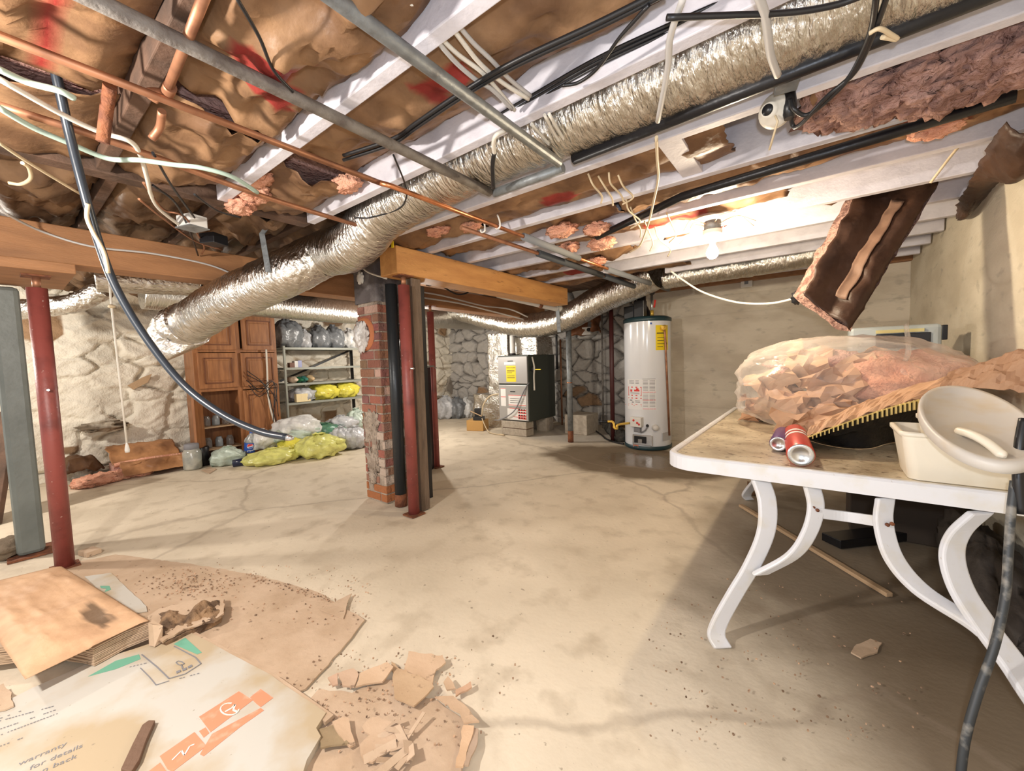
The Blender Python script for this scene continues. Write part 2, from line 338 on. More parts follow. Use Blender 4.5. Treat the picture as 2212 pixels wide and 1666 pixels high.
# rubble stone walls: real relief, whitewash albedo with bare stones
def stone_wall(name, org, udir, ulen, hgt, nrm, m, seed, white, bare, gap, relief=.085, cell=.30):
    rg = np.random.RandomState(seed); res = .0165
    nu, nv = int(ulen/res), int(hgt/res); us = np.linspace(0, ulen, nu+1); vs = np.linspace(0, hgt, nv+1)
    pts = []
    ch = cell*.62; rows = int(hgt/ch)+3; cols = int(ulen/cell)+4
    for r in range(-1, rows):
        for c in range(-1, cols):
            pts.append(((c+.5*(r % 2)+rg.uniform(-.42, .42))*cell, (r+rg.uniform(-.4, .4))*ch))
    pts = np.array(pts); size = rg.uniform(-.05, .05, len(pts)); tint = rg.rand(len(pts)); prot = rg.uniform(-.5, 1, len(pts))
    U, Vv = np.meshgrid(us, vs, indexing='ij')
    wx = np.zeros_like(U); wz = np.zeros_like(U)
    for k in range(5):
        f = 3.0*1.7**k; a = .05/1.55**k; p = rg.rand(4)*6.3
        wx += a*np.sin(f*U+p[0]+1.3*np.sin(f*.7*Vv+p[1])); wz += a*np.sin(f*1.2*Vv+p[2]+1.3*np.sin(f*.6*U+p[3]))
    UU, WW = U+wx, Vv+wz
    d1 = np.full(U.shape, 9.); d2 = np.full(U.shape, 9.); id1 = np.zeros(U.shape, int)
    for i, (a, b) in enumerate(pts):
        d = np.sqrt((UU-a)**2+((WW-b)*1.55)**2)+size[i]
        c = d < d1; d2 = np.where(c, d1, np.minimum(d2, d)); id1 = np.where(c, i, id1); d1 = np.where(c, d, d1)
    e = np.clip((d2-d1)/.065, 0, 1); e = e*e*(3-2*e)
    cov = np.zeros_like(U)
    for k in range(4):
        f = 2.2*1.9**k; p = rg.rand(4)*6.3; cov += (1/1.5**k)*np.sin(f*U+p[0]+1.7*np.sin(f*.8*Vv+p[1]))*np.sin(f*1.2*Vv+p[2]+1.7*np.sin(f*.7*U+p[3]))
    cov = np.clip(.5+.75*cov, gap[4], 1); cov = np.where(U > 5.3, np.maximum(cov, .8), cov) if gap[4] < .5 else cov; e = 1-(1-e)*cov
    stn = np.zeros_like(U)
    for k in range(3):
        f = 2.6*2.1**k; p = rg.rand(4)*6.3; stn += (1/1.6**k)*np.sin(f*U+p[0]+1.9*np.sin(f*.9*Vv+p[1]))*np.sin(f*1.3*Vv+p[2]+1.9*np.sin(f*.6*U+p[3]))
    fine = np.zeros_like(U)
    for k in range(7):
        f = 9*1.75**k; p = rg.rand(4)*6.3; s_ = np.sin(f*.75*U+p[0]+2.2*np.sin(f*.6*Vv+p[1]))*np.sin(f*1.35*Vv+p[2]+2.2*np.sin(f*.4*U+p[3])); fine += (1/1.45**k)*(.55-np.abs(s_)**.6)
    H = relief*e*(.65+.35*prot[id1])+.020*fine
    T = tint[id1]; lowness = np.clip(1-Vv/bare[1], 0, 1)
    bm = np.clip((T < bare[0]+bare[2]*lowness*np.where(U > 5.6, 1.0, .2))*1.0*np.clip(e*1.3-.1+.25*fine, 0, 1), 0, 1)
    gm = np.clip(1-e*2.2+.25*fine, 0, 1)*gap[3]
    cols = np.zeros(U.shape+(3,)); hue = rg.rand(len(pts))[id1]
    for k in range(3):
        base = white[k]*(.92+.08*T+.04*fine); st = np.clip((stn-.75)*1.6+.3*fine, 0, 1)*.65*(gap[4] < .5); base = base*(1-st)+(.50, .37, .23)[k]*st
        bc = (.30, .19, .11)[k]*(.6+.9*hue); bc = np.where(hue > .8, (.28, .24, .20)[k], bc)
        base = base*(1-bm)+bc*bm; cols[..., k] = base*(1-gm)+gap[k]*gm
    o = V(org); ud = V(udir); nn = V(nrm); mb = MB()
    P = np.array(o)[None, None]+U[..., None]*np.array(ud)+Vv[..., None]*np.array((0, 0, 1.))+H[..., None]*np.array(nn)
    P = P.reshape(-1, 3); mb.v = [V(q) for q in P]; mb.c = [tuple(q) for q in cols.reshape(-1, 3)]
    n1 = nv+1; mb.f = [(i*n1+j, (i+1)*n1+j, (i+1)*n1+j+1, i*n1+j+1) for i in range(nu) for j in range(nv)]; mb.sm = [True]*len(mb.f)
    if V(udir).cross(V((0, 0, 1))).dot(nn) < 0: mb.f = [f[::-1] for f in mb.f]
    # solid backing
    a = o-nn*.25; q = [a, a+ud*ulen, o+ud*ulen-nn*.01, o-nn*.01]
    mb.hexa(q+[p+V((0, 0, hgt)) for p in q], white)
    return struct(name, mb, m, attr=True, weld=False)
STONE = add_attr(mat('whitewashed_rubble', (1, 1, 1), .85, bump=(55, .5), spec=.2))
stone_wall('wall_left', (XL, -1.6, 0), (0, 1, 0), YST+1.6, ZD, (1, 0, 0), STONE, 3, (.84, .78, .66), (.03, 1.2, .8), (.34, .26, .18, .85, .10), .105, .34)
stone_wall('wall_back', (XL, YST, 0), (1, 0, 0), 4.75, ZD, (0, -1, 0), STONE, 11, (.50, .47, .43), (.10, .6, .2), (.04, .032, .028, .97, .93), .10, .34)
# board-marked concrete
def concrete(name, base, dark, line):
    m = mat(name, base, .85, var=(dark, 2.2, .4, .62), var2=(tuple(k*.6 for k in base), 7, .60, .78), bump=(35, .25), spec=.25, stretch=(1, 1, 2.2))
    return m
CONC = concrete('board_marked_concrete', (.70, .63, .52), (.58, .51, .41), 0)
CONCR = concrete('plain_concrete', (.66, .60, .48), (.56, .50, .39), 0)
cw = MB(); rg = random.Random(4); z = 0
for k in range(9):
    h = .24+rg.uniform(-.02, .02); z1 = min(z+h, ZD)
    off = rg.uniform(-.006, .006)
    def fn(u, v, z=z, z1=z1, off=off):
        x = -1.98+u*(XR+1.98+.1); zz = z+v*(z1-z); lip = .006 if (v < .06 or v > .94) else 0
        return (x, YBK+off+lip+.004*fbm((x, zz*2, k), 2.5), zz)
    cw.grid(fn, 90, 10); z = z1
cw.box((-1.98, YBK+.02, 0), (XR+.1, YBK+.3, ZD)); cw.box((-1.98, YBK+.0, 0), (-1.9, YST+.2, ZD))
struct('wall_rear', cw, CONC)
rw = MB()
rw.grid(lambda u, v: (XR+.006*fbm((u*6, v*3, 2), 1.3), -.9+u*(YBK+.9), v*ZD), 120, 50)
rw.box((XR+.02, -.9, 0), (XR+.3, YBK, ZD))
struct('wall_right', rw, CONCR)
sill = MB(); sill.box((-1.85, YBK-.09, 2.02), (XR, YBK-.005, 2.2))
struct('trim_1', sill, BROWNWOOD)

# ================================================================== CEILING FRAMING
JT = .046
JY = [.32, .745, 1.19, 1.665, 2.10, 2.53, 2.96, 3.39, 3.82, 4.25, 4.68, 5.10]
for k, y in enumerate(JY):
    mb = MB(); x0 = -2.40 if k < 4 else (-3.42 if k < 9 else -1.25)
    n = 14; xs = [x0+(XR-.02-x0)*i/n for i in range(n+1)]
    for i in range(n):
        mb.box((xs[i], y, ZJ), (xs[i+1], y+JT, ZD-.004))
    mb = MB().box((x0, y, ZJ), (XR-.012, y+JT, ZD-.004))
    if k == 0: solo('ceiling_joist', mb, DARKWOOD, 'dark unpainted ceiling joist between the brown batts at top left', 'joist', 'floor joists', bevel=.004)
    else: solo('ceiling_joist', mb, WPAINT, 'white-painted ceiling joist, %s white one counting from the camera side' % ORD[k-1], 'joist', 'floor joists', bevel=.004)
for k, y in enumerate([-.5, -.05, .40, .85, 1.30, 1.75, 2.2, 2.65]):
    solo('ceiling_joist', MB().box((XL+.02, y, 2.09), (-3.44 if k > 4 else -2.52, y+JT, ZD-.004)), DARKWOOD, 'dark bare joist over the left stone wall, %s from the near side' % ORD[k], 'joist', 'dark joists on the left', bevel=.004)
solo('header_beam', MB().box((-2.50, -.9, ZJ), (-2.42, 1.22, ZD-.004)), DARKWOOD, 'dark wooden header that the cut white joist ends meet', 'beam', bevel=.004)
# bridging block between joists 3 and 4 of the white row
c = Z(1468, 330, 2.0)
solo('bridging_block', MB().box((c.x-.06, 1.665+JT+.002, ZJ+.01), (c.x+.03, 2.098, ZD-.006)), WPAINT, 'short white bridging block between two white joists right of the black pipe', 'block', bevel=.003)
# main beams
solo('support_beam', MB().box((-2.58, 1.80, 1.80), (-2.38, 4.25, 1.996)), BEAMWOOD, 'orange timber beam resting on the red post beside the chimney', 'beam', bevel=.006)
lb = thing('support_beam', 'long brown timber beam crossing behind the foil duct from the left posts', 'beam', (-3.48, 0, 1.775))
part('timber', MB().box((-3.58, -.9, 1.775), (-3.38, 5.3, 1.985)), BROWNWOOD, lb, bevel=.006)
pl = Z(60, 552, 1.72)
solo('wood_plank', MB().box((-4.02, -.25, 1.715), (-3.34, .33, 1.77)), BROWNWOOD, 'short brown plank on top of the left red post and grey post', 'plank', bevel=.004)

# ================================================================== KRAFT-FACED INSULATION
def ink_at(inks, x, y):
    for (ix, iy, dx, dy) in inks:
        if abs(x-ix)+.02*fbm((x, y, 0), 9) < dx and abs(y-iy)+.02*fbm((x, y, 3), 9) < dy: return True
    return False
def batt(label, y0, y1, x0, x1, z=2.055, sag=.03, seed=0, inks=(), wr=.022, fiber=True, lump=None, kr=KRAFT, sh=1.0):
    L = x1-x0; nu, nv = max(8, int(L/.022)), 18
    t = thing('insulation_batt', label, 'insulation', ((x0+x1)/2, (y0+y1)/2, z-.03), 'kraft-faced insulation batts')
    def fn(u, v):
        x = x0+u*L; y = y0+v*(y1-y0); s = sin(pi*v)
        zz = z-sag*s-.012*s*sin(x*2.3+seed)
        rid = NZ.ridged_multi_fractal(V((x*2.2+seed*5, y*3.5, seed)), .9, 2.1, 4, 1.0, 2.0)
        zz -= wr*1.6*(.35+.65*s)*(rid-1.0)
        zz += .010*fbm((x*3, y*9, seed), 1.7)
        edge = min(v, 1-v)
        if edge < .06: zz += .02
        if u < .02 or u > .98: y += .0; x += .03*fbm((y*12, seed, 1), 1)
        return (x, y, zz)
    def cf(u, v):
        x = x0+u*L; y = y0+v*(y1-y0); k = sh*(.86+.28*(fbm((x*1.2, y*2, seed+4), 1.5)*.5+.5))
        return (1.15*k, .26*k, .40*k) if ink_at(inks, x, y) else (k, k, k)
    m = MB().grid(fn, nu, nv, True, cf); part('kraft_facing', m, kr, t, attr=True, solid=.0025, weld=False)
    if fiber:
        f = MB(); f.grid(lambda u, v: (x0+.10+u*(L-.20), y0+.004+v*(y1-y0-.008), z+.045-.3*sag*sin(pi*v)), max(6, int(L/.06)), 8)
        f.box((x0+.10, y0+.004, z+.05), (x1-.10, y1-.004, ZD-.012))
        part('fiberglass_fill', f, FIBER, t)
    if lump:
        for (a, b, c2, r) in lump: part('torn_fiberglass', MB().blob((a, b, c2), (r*1.5, r, r*.6), .35, 2.5, seed+a), FIBERO, t)
    return t
def zq(px, py, z=2.03): return Z(px, py, z)
q = zq(590, 140); q2 = zq(640, 250); q3 = zq(960, 200); q4 = zq(800, 365); q5 = zq(1200, 420, 2.05); q0 = zq(105, 25); q6 = zq(1210, 425)
yb = lambda k: (JY[k]+JT+.003, JY[k+1]-.003)
batt('brown kraft batt at the top left corner with a faint red print', -.30, .317, -1.80, .1, wr=.045, seed=1, inks=[(q0.x, q0.y, .3, .02)])
batt('brown kraft batt hanging beyond the copper branch at upper left', -.30, .317, -2.40, -1.82, seed=12, z=2.04)
batt('crumpled kraft batt with the big red print above the grey iron pipe', *yb(0), -1.62, XR-.05, seed=2, sag=.045, wr=.065, inks=[(q.x, q.y-.02, .085, .085), (q.x-.12, q.y+.07, .06, .05)])
batt('brown kraft batt left of the red print, over the thin copper pipe', *yb(0), -2.40, -1.66, seed=3, sag=.035, wr=.05, inks=[(-2.1, .55, .03, .02)])
batt('brown kraft batt between first and second white joists with dark red smudge', *yb(1), -1.80, XR-.05, z=2.12, wr=.04, seed=4, inks=[(q3.x, q3.y, .10, .045)])
batt('torn kraft batt with pink fluff at the cut end of the first white joist', *yb(1), -2.40, -1.84, seed=5, wr=.045, inks=[(q4.x, q4.y, .07, .08)], lump=[(-2.25, .86, 2.03, .07), (-2.38, .84, 1.99, .06), (-2.1, .82, 2.05, .06), (-1.85, 1.12, 2.04, .06)])
batt('brown kraft batt above the foil duct between second and third white joists', *yb(2), -2.40, XR-.05, z=2.30, sag=.01, wr=.01, seed=6, fiber=False)
batt('brown kraft batt with small red print right of the grey tee pipe', *yb(3), -1.7, -.30, seed=7, inks=[(q6.x, q6.y, .09, .06)])
batt('dark kraft batt with pink tufts left of the copper pipe strap', *yb(3), -2.9, -1.74, seed=8, wr=.04, lump=[(-1.80, 1.95, 2.03, .05), (-2.0, 1.85, 2.02, .06)])
t = batt('peeled kraft batt with loose pink fibre beside the porcelain lamp holder', *yb(3), -.02, XR-.05, z=2.10, seed=9, wr=.05)
f = MB()
for a in range(16):
    u = a/15; f.blob((.02+u*.62, 1.92+.05*sin(a*2.1), 2.04-.03*sin(u*pi)+.015*sin(a*1.7)), (.10, .13, .055), .45, 2.6, a)
part('torn_fiberglass', f, mat('dull_pink_fiberglass', (.44, .27, .23), .95, var=((.26, .15, .13), 16, .4, .62), bump=(60, 1.0), spec=.1), t)
batt('loose kraft batt with curled edge behind the lower black pipe', *yb(4), -.9, XR-.05, z=2.08, seed=10, wr=.04, sag=.035, inks=[(.35, 2.33, .08, .05)], lump=[(.36, 2.3, 2.0, .05)])
batt('lit kraft batt at the hanging wire ends left of the bulb', *yb(4), -2.4, -.95, z=2.08, seed=21, wr=.04, sag=.03, lump=[(-1.35, 2.35, 2.0, .07), (-1.15, 2.45, 1.99, .06)])
batt('wrinkled kraft batt straight above the bare bulb', *yb(5), -1.7, -.15, z=2.10, seed=22, wr=.03, sag=.03, inks=[(-.75, 2.8, .2, .03)], lump=[(-1.25, 2.75, 1.98, .07), (-1.5, 2.7, 1.99, .06)])
batt('kraft batt beyond the bulb with torn pink end above the insulated pipes', *yb(6), -3.0, -1.2, seed=23, wr=.05, lump=[(-1.5, 3.2, 1.98, .06)])
batt('narrow kraft strip batt in the white bay past the bulb', JY[6]+JT+.003, JY[6]+.14, -.9, .3, seed=24, wr=.03, inks=[(-.4, 3.05, .3, .02)], fiber=False)
batt('deep brown batt between the timber beams, orange print on one corner', *yb(7), -3.3, -1.7, seed=25, inks=[(-1.9, 3.6, .12, .08)])
batt('deep brown batt above the water heater vent', *yb(8), -3.3, -1.0, seed=26)
for k, (a, b) in enumerate([(5, (-.14, .7)), (6, (-1.15, .7)), (8, (-.95, .6)), (7, (-1.6, .6)), (10, (-1.2, .6))]):
    y0, y1 = yb(a)
    solo('ceiling_panel', MB().box((b[0], y0, 2.15), (b[1], y1, 2.165)), WPAINT, 'white-painted panel closing the %s bay beyond the bulb' % ORD[k], 'panel', 'white bay panels')
# lapped batts on the left, paper colour scaled darker
for k, (a, b) in enumerate([(-.45, -.06), (-.0, .39), (.45, .84), (.90, 1.29), (1.35, 1.74)]):
    batt('dark brown batt on the left between bare joists, %s bay from the near side' % ORD[k], a, b, -6.4, -2.56, z=2.12, sag=.04, wr=.07, seed=30+k, fiber=False, sh=.55)
# ================================================================== DUCTS
def foilduct(name, label, pts, r, seed=0, n=40, amp=.03, m=FOIL, seg=.014, caps=True):
    p = sm(pts, 10); L = sum((p[i+1]-p[i]).length for i in range(len(p)-1)); N = int(L/seg)
    # resample evenly
    out = [p[0]]; acc = 0; step = L/N; k = 0; cur = p[0]
    for i in range(1, len(p)):
        d = (p[i]-cur).length
        while acc+d >= step and len(out) < N:
            t = (step-acc)/d; cur = cur.lerp(p[i], t); out.append(cur.copy()); d = (p[i]-cur).length; acc = 0
        acc += d; cur = p[i]
    out.append(p[-1])
    def wob(L, a):
        return 1+amp*NZ.fractal(V((L*16+seed, cos(a)*1.2, sin(a)*1.2)), .8, 2.0, 3)+.75*amp*NZ.noise(V((L*60, cos(a)*2.5, sin(a)*2.5+seed)))-.02*(sin(a*2+seed))
    return MB().tube(out, r, n, caps, wob), out
def ring(mb, c, d, r, wd=.05, n=40, th=.004):
    d = V(d).normalized(); return mb.tube([V(c)-d*wd/2, V(c)-d*wd/2, V(c)+d*wd/2, V(c)+d*wd/2], [r, r+th, r+th, r], n, False)
D1 = [(.66, 1.45, 2.115), (-.4, 1.45, 2.115), (-1.0, 1.45, 2.12), (-1.4, 1.45, 2.11), (-1.75, 1.45, 2.075), (-2.05, 1.45, 2.03)]+[YP(762, 531, 1.43), DP(700, 550, 2.70), DP(620, 590, 2.66), DP(550, 622, 2.72), DP(480, 655, 2.80), DP(425, 690, 2.90), DP(405, 702, 2.95)]
t = thing('foil_duct', 'long wrinkled foil-wrapped duct running down from upper right past the chimney', 'duct', (-1.9, 1.45, 1.7))
m, o = foilduct('d', '', D1, .149, 1); part('duct_body', m, FOIL, t)
m, o = foilduct('d', '', [DP(410, 700, 2.94), DP(388, 712, 2.98), DP(382, 730, 3.0), DP(396, 752, 3.02), DP(402, 760, 3.03)], .16, 4, amp=.05); part('duct_elbow', m, FOILM, t)
j = MB(); ring(j, DP(604, 598, 2.67), D1[9]-D1[8], .156); part('joint_band', j, FOILM, t)
c = YP(570, 505, 1.1); c2 = V((-2.98, 1.06, 1.74))
j = MB(); p = DP(566, 505, 2.52); e = DP(580, 588, 2.50); j.strip([p, (p+e)/2, e], .035, .004, RT); j.strip([p, p+V((0.02, .10, .16))], .035, .004, RT); part('hanger_strap', j, GALV, t)
foil2 = [(-5.3, .95, 1.93), (-5.3, 2.0, 1.925), (-5.3, 3.2, 1.91), (-5.3, 4.2, 1.915), (-5.3, 5.2, 1.93), (-5.25, 5.9, 1.93)]
t = thing('foil_duct', 'straight foil trunk duct along the left wall above cabinet and shelf', 'duct', (-5.3, 3.2, 1.7))
m, o = foilduct('d', '', foil2, .16, 9, amp=.02, seg=.02); part('duct_body', m, FOILY, t)
j = MB()
for y in (1.9, 3.4, 4.6): ring(j, (-5.3, y, 1.915), (0, 1, 0), .163, .06)
part('joint_band', j, FOILM, t)
p0, p1 = DP(205, 600, 3.5), DP(430, 612, 4.0)
m, o = foilduct('d', '', [p0, p0.lerp(p1, .5), p1], .125, 3, amp=.03)
solo('foil_duct', m, FOIL, 'short shiny foil duct behind the hanging white cord', 'duct')
p = [DP(20, 672, 3.7), DP(90, 664, 3.75), DP(160, 655, 3.8), DP(225, 625, 3.85)]
m, o = foilduct('d', '', p, .09, 5, amp=.09, m=FOILM)
solo('flex_duct', m, FOILM, 'crumpled thin foil flex duct behind the left red post', 'duct')
t = thing('foil_duct', 'curved foil duct swooping over the furnace toward the water heater', 'duct', (-2.9, 4.6, 1.4))
D4 = [YP(1418, 590, 4.45), YP(1380, 610, 4.5), YP(1300, 645, 4.58), YP(1215, 690, 4.66), YP(1140, 703, 4.75), YP(1070, 692, 4.9), YP(1010, 676, 5.05), YP(955, 664, 5.2)]
m, o = foilduct('d', '', D4, .17, 7, amp=.03, seg=.018); part('duct_body', m, FOIL, t)
j = MB(); cc = YP(1210, 692, 4.66); ring(j, cc, (1, -.1, .45), .178, .10); part('joint_band', j, GALV, t)
j = MB(); p = YP(1203, 655, 4.47); e = YP(1208, 718, 4.47); j.strip([p, e], .05, .005, (1, 0, 0)); part('hanger_strap', j, GALV, t)
m, o = foilduct('d', '', [YP(1435, 602, 4.47), YP(1520, 588, 4.47), YP(1650, 567, 4.47), YP(1790, 540, 4.47)], .11, 8, amp=.05)
solo('foil_duct', m, FOIL, 'small foil duct along the rear wall just below the lit bulb', 'duct')
# foil chase and box left of the furnace
t = thing('foil_return', 'upright foil-wrapped return duct standing left of the grey furnace', 'duct', (-4.55, 5.6, 0))
def foilbox(lo, hi, seed):
    mb = MB(); lo, hi = V(lo), V(hi)
    def f(a, b, c):
        q = V((lo.x+(hi.x-lo.x)*a, lo.y+(hi.y-lo.y)*b, lo.z+(hi.z-lo.z)*c)); n = NZ.noise_vector(q*7+V((seed, 0, 0)))*.022; return q+n
    mb.grid(lambda u, v: f(u, 0, v), 24, 30); mb.grid(lambda u, v: f(1, u, v), 20, 30); mb.grid(lambda u, v: f(0, u, v), 20, 30); mb.grid(lambda u, v: f(u, v, 1), 20, 20); return mb
part('riser', foilbox((-4.62, 5.35, .58), (-4.18, 5.75, 1.62), 1), FOILM, t)
part('base_box', foilbox((-4.92, 5.25, 0), (-4.12, 5.95, .57), 2), FOILM, t, 'dull wrinkled foil box')

# ================================================================== PIPES
def pipe(name, label, pts, r, m, n=14, couplings=(), cat='pipe', cm=None, k=None):
    t = thing(name, label, cat, V(pts[len(pts)//2])-V((0, 0, r)))
    p = [V(q) for q in pts]
    part('pipe_run', MB().tube(sm(p, k) if k else p, r, n), m, t)
    for (c, d, L, rr) in couplings:
        d = V(d).normalized(); c = V(c); part('coupling', MB().tube([c-d*L/2, c-d*L/2, c-d*L*.3, c+d*L*.3, c+d*L/2, c+d*L/2], [r, rr*.92, rr, rr, rr*.92, r], 16), cm or m, t)
    return t
zp = 1.962
ydir, xdir = V((0, 1, 0)), V((1, 0, 0))
gx = -.852; gz = 1.955
pipe('galvanized_pipe', 'grey galvanized pipe crossing under the first and second white joists', [(gx, -.6, gz), (gx, 1.47, gz)], .0185, GALV, couplings=[((gx, 1.38, gz), ydir, .06, .026), ((gx, 1.16, gz), ydir, .05, .023)])
pipe('iron_pipe', 'long dull grey iron pipe from top left down to the tee', [(-1.25, -1.0, gz), (-1.25, 1.50, gz)], .019, DULLPIPE, couplings=[((-1.25, .76, gz), ydir, .07, .028), ((-1.25, .83, gz), ydir, .05, .025)], cm=GALV)
a = V((-1.25, 1.52, gz)); b = V((-.86, 1.52, gz))
pipe('cross_pipe', 'short pale grey pipe joining the tee to the galvanized pipe end', [a+V((.01, 0, 0)), b], .019, GALV, couplings=[(a, xdir, .07, .027), (a+V((.09, 0, 0)), xdir, .04, .023), (b, xdir, .05, .026)])
bz = 1.965; by = 1.50
pipe('black_gas_pipe', 'thick black pipe along the third white joist beside the foil duct', [(-.80, by, bz), (.66, by-.05, bz)], .022, BLACKPIPE, couplings=[((-.76, by, bz), xdir, .05, .028)])
p = [Z(1290, 512, 1.97), Z(1472, 425, 1.97), Z(1760, 338, 1.97), Z(2195, 207, 1.97)]
pipe('black_gas_pipe', 'lower black pipe crossing above the bulb toward the hanging batt', p, .021, BLACKPIPE, couplings=[(Z(1840, 312, 1.97), p[3]-p[2], .06, .028), (Z(2120, 228, 1.97), p[3]-p[2], .09, .032)])
cz = 1.945
cpts = [(-1.53, -.5, cz), (-1.53, 1.10, cz)]
pipe('copper_pipe', 'dull copper water pipe running parallel left of the grey iron pipe', cpts, .0115, OLDCOPPER, couplings=[((-1.53, .33, cz), ydir, .06, .017), ((-1.53, .40, cz), ydir, .04, .016), ((-1.53, .76, cz), ydir, .03, .018)])
t = pipe('copper_pipe', 'bright orange copper pipe sleeved with grey foam near the timber beam', [(-1.53, 1.085, cz), (-1.50, 1.12, cz-.01), (-1.485, 2.15, cz-.012)], .0115, COPPER, couplings=[((-1.51, 1.11, cz-.006), ydir, .05, .017)])
part('foam_sleeve', MB().tube([(-1.485, 2.10, cz-.012), (-1.485, 2.84, cz-.012)], .023, 16), FOAM, t)
t = pipe('copper_pipe', 'far copper stub and dark foam sleeve over the water heater', [(-1.485, 2.86, cz-.012), (-1.47, 3.52, cz-.012), (-1.42, 4.5, cz-.012)], .0115, COPPER)
part('foam_sleeve', MB().tube([(-1.483, 3.35, cz-.012), (-1.40, 4.9, cz-.012)], .024, 16), FOAM, t)
t = pipe('water_pipe', 'dark foam-covered pipe running beside the copper pipe to the water heater', [(-1.66, 1.72, cz-.01), (-1.64, 2.6, cz-.01), (-1.60, 4.95, cz-.02)], .013, OLDCOPPER)
part('foam_sleeve', MB().tube([(-1.64, 2.5, cz-.01), (-1.62, 3.55, cz-.014)], .026, 16), DFOAM, t); part('foam_sleeve', MB().tube([(-1.62, 3.6, cz-.014), (-1.60, 4.95, cz-.02)], .026, 16), DFOAM, t)
p = [Z(0, 228, 1.93), Z(270, 316, 1.93), Z(565, 423, 1.94), Z(740, 477, 1.95), Z(795, 492, 1.95)]
t = pipe('copper_pipe', 'lower copper pipe sagging from the left edge to the foil duct', p, .0115, OLDCOPPER, k=4)
j = MB(); c = Z(795, 488, 1.95); j.tube([c+V((0, 0, .05)), c+V((.015, 0, -.0)), c+V((0, 0, -.017)), c+V((-.015, 0, 0))], .006, 8); part('pipe_clamp', j, WPLAS, t)
p = [Z(450, -30, 1.97), Z(395, 110, 1.97), Z(358, 203, 1.965)]
t = pipe('copper_branch', 'copper branch pipe dropping from the top edge to the copper pipe joint', p, .0115, OLDCOPPER)
part('elbow_fitting', MB().tube(sm([p[2]+V((.05, 0, 0)), p[2], p[2]+V((-.01, -.03, -.01)), Z(343, 214, 1.95)], 4), .016, 12), OLDCOPPER, t)
pipe('copper_stub', 'loose copper stub hanging below the copper pipe joint', [Z(350, 240, 1.95), Z(345, 275, 1.93), Z(328, 300, 1.9)], .011, OLDCOPPER, k=4)
pipe('rusty_stack', 'short rusty pipe stub hanging under the left copper pipe', [Z(238, 185, 1.99), Z(230, 240, 1.95), Z(222, 308, 1.86)], .016, RUST)
c = Z(1085, 490, 1.95)
for k2, (px, py) in enumerate([(1043, 495), (1075, 487)]):
    c = Z(px, py, 1.94)
    solo('pipe_hook', MB().tube(sm([c+V((0, 0, .06)), c+V((.016, 0, .02)), c+V((.014, 0, -.014)), c+V((-.012, 0, -.016)), c+V((-.018, 0, .0))], 4), .005, 8), WPLAS, 'white plastic pipe hook holding the bright copper pipe, %s one' % ('left' if k2 == 0 else 'right'), 'hook', 'white pipe hooks')

# ================================================================== CABLES
def cable(name, label, pts, r, m, k=6, n=8, group=None, cat='cable'):
    return solo(name, MB().tube(sm(pts, k), r, n), m, label, cat, group)
def zz(l, z=1.985): return [Z(a[0], a[1], a[2] if len(a) > 2 else z) for a in l]
cable('white_cable', 'white electric cable in the bundle between the white joists, topmost strand', zz([(980, 42), (1022, 92), (1062, 130), (1100, 170), (1146, 207)], 2.03), .0065, GCABLE, group='white cables through the joists')
cable('white_cable', 'white electric cable in the bundle between the white joists, second strand', zz([(968, 48), (1005, 98), (1040, 140), (1085, 178), (1142, 214)], 2.02), .0065, WCABLE, group='white cables through the joists')
cable('white_cable', 'white electric cable in the bundle between the white joists, third strand', zz([(948, 78), (990, 118), (1040, 155), (1072, 190), (1112, 238)], 2.02), .0065, WCABLE, group='white cables through the joists')
cable('white_cable', 'white electric cable in the bundle between the white joists, lowest strand', zz([(940, 84), (985, 135), (1028, 172), (1066, 196), (1106, 236)], 2.01), .0065, GCABLE, group='white cables through the joists')
for i, (a, b2, c3) in enumerate([((808, -6), (845, 12), (884, 40)), ((830, -6), (862, 14), (888, 34)), ((868, -6), (884, 4), (896, 18))]):
    cable('white_cable', 'white cable entering the first white joist at the top edge, %s of three' % ['left', 'middle', 'right'][i], zz([a, b2, c3], 2.03), .0065, WCABLE, group='white cables at the top edge')
for i, l in enumerate([[(1148, 268), (1180, 305), (1208, 336)], [(1176, 248), (1205, 300), (1238, 332)], [(1186, 246), (1222, 305), (1260, 334)]]):
    cable('white_cable', 'white cable emerging behind the second white joist beside the duct, %s of three' % ['left', 'middle', 'right'][i], zz(l, 1.99), .006, WCABLE, group='white cables beside the duct')
for i, (dy, lab) in enumerate([(0, 'upper'), (10, 'lower')]):
    cable('black_cable', '%s black cable of the pair crossing the kraft paper diagonally' % lab, zz([(1440, -25+dy), (1290, 50+dy), (1110, 134+dy), (995, 201+dy), (900, 265+dy), (848, 300+dy), (742, 336+dy)], 2.0), .007, BCABLE, group='black cable pair')
for i in range(3):
    d = i*9
    cable('black_wire', 'thin black wire along the second white joist, %s of three' % ['top', 'middle', 'bottom'][i], zz([(1600, -15+d), (1440, 55+d), (1290, 125+d), (1150, 205+d), (1020, 283+d), (940, 335+d), (880, 330+d*.5)], 2.05-.006*i), .0045, BCABLE, group='black wires on the second joist')
cable('black_wire', 'black wire from the top edge looping to the knot above the second joist', zz([(1402, 10), (1340, 80), (1290, 148), (1250, 178), (1215, 185)], 1.985), .005, BCABLE)
cable('black_wire', 'single black wire slanting over the red print at upper left', zz([(508, -10), (560, 80), (590, 150), (632, 198)], 1.95), .0045, BCABLE)
cable('black_wire', 'black loop of wire dangling beside the bright copper elbow', zz([(850, 335), (874, 395), (878, 425), (860, 452), (800, 470), (765, 470)], 1.96), .004, BCABLE)
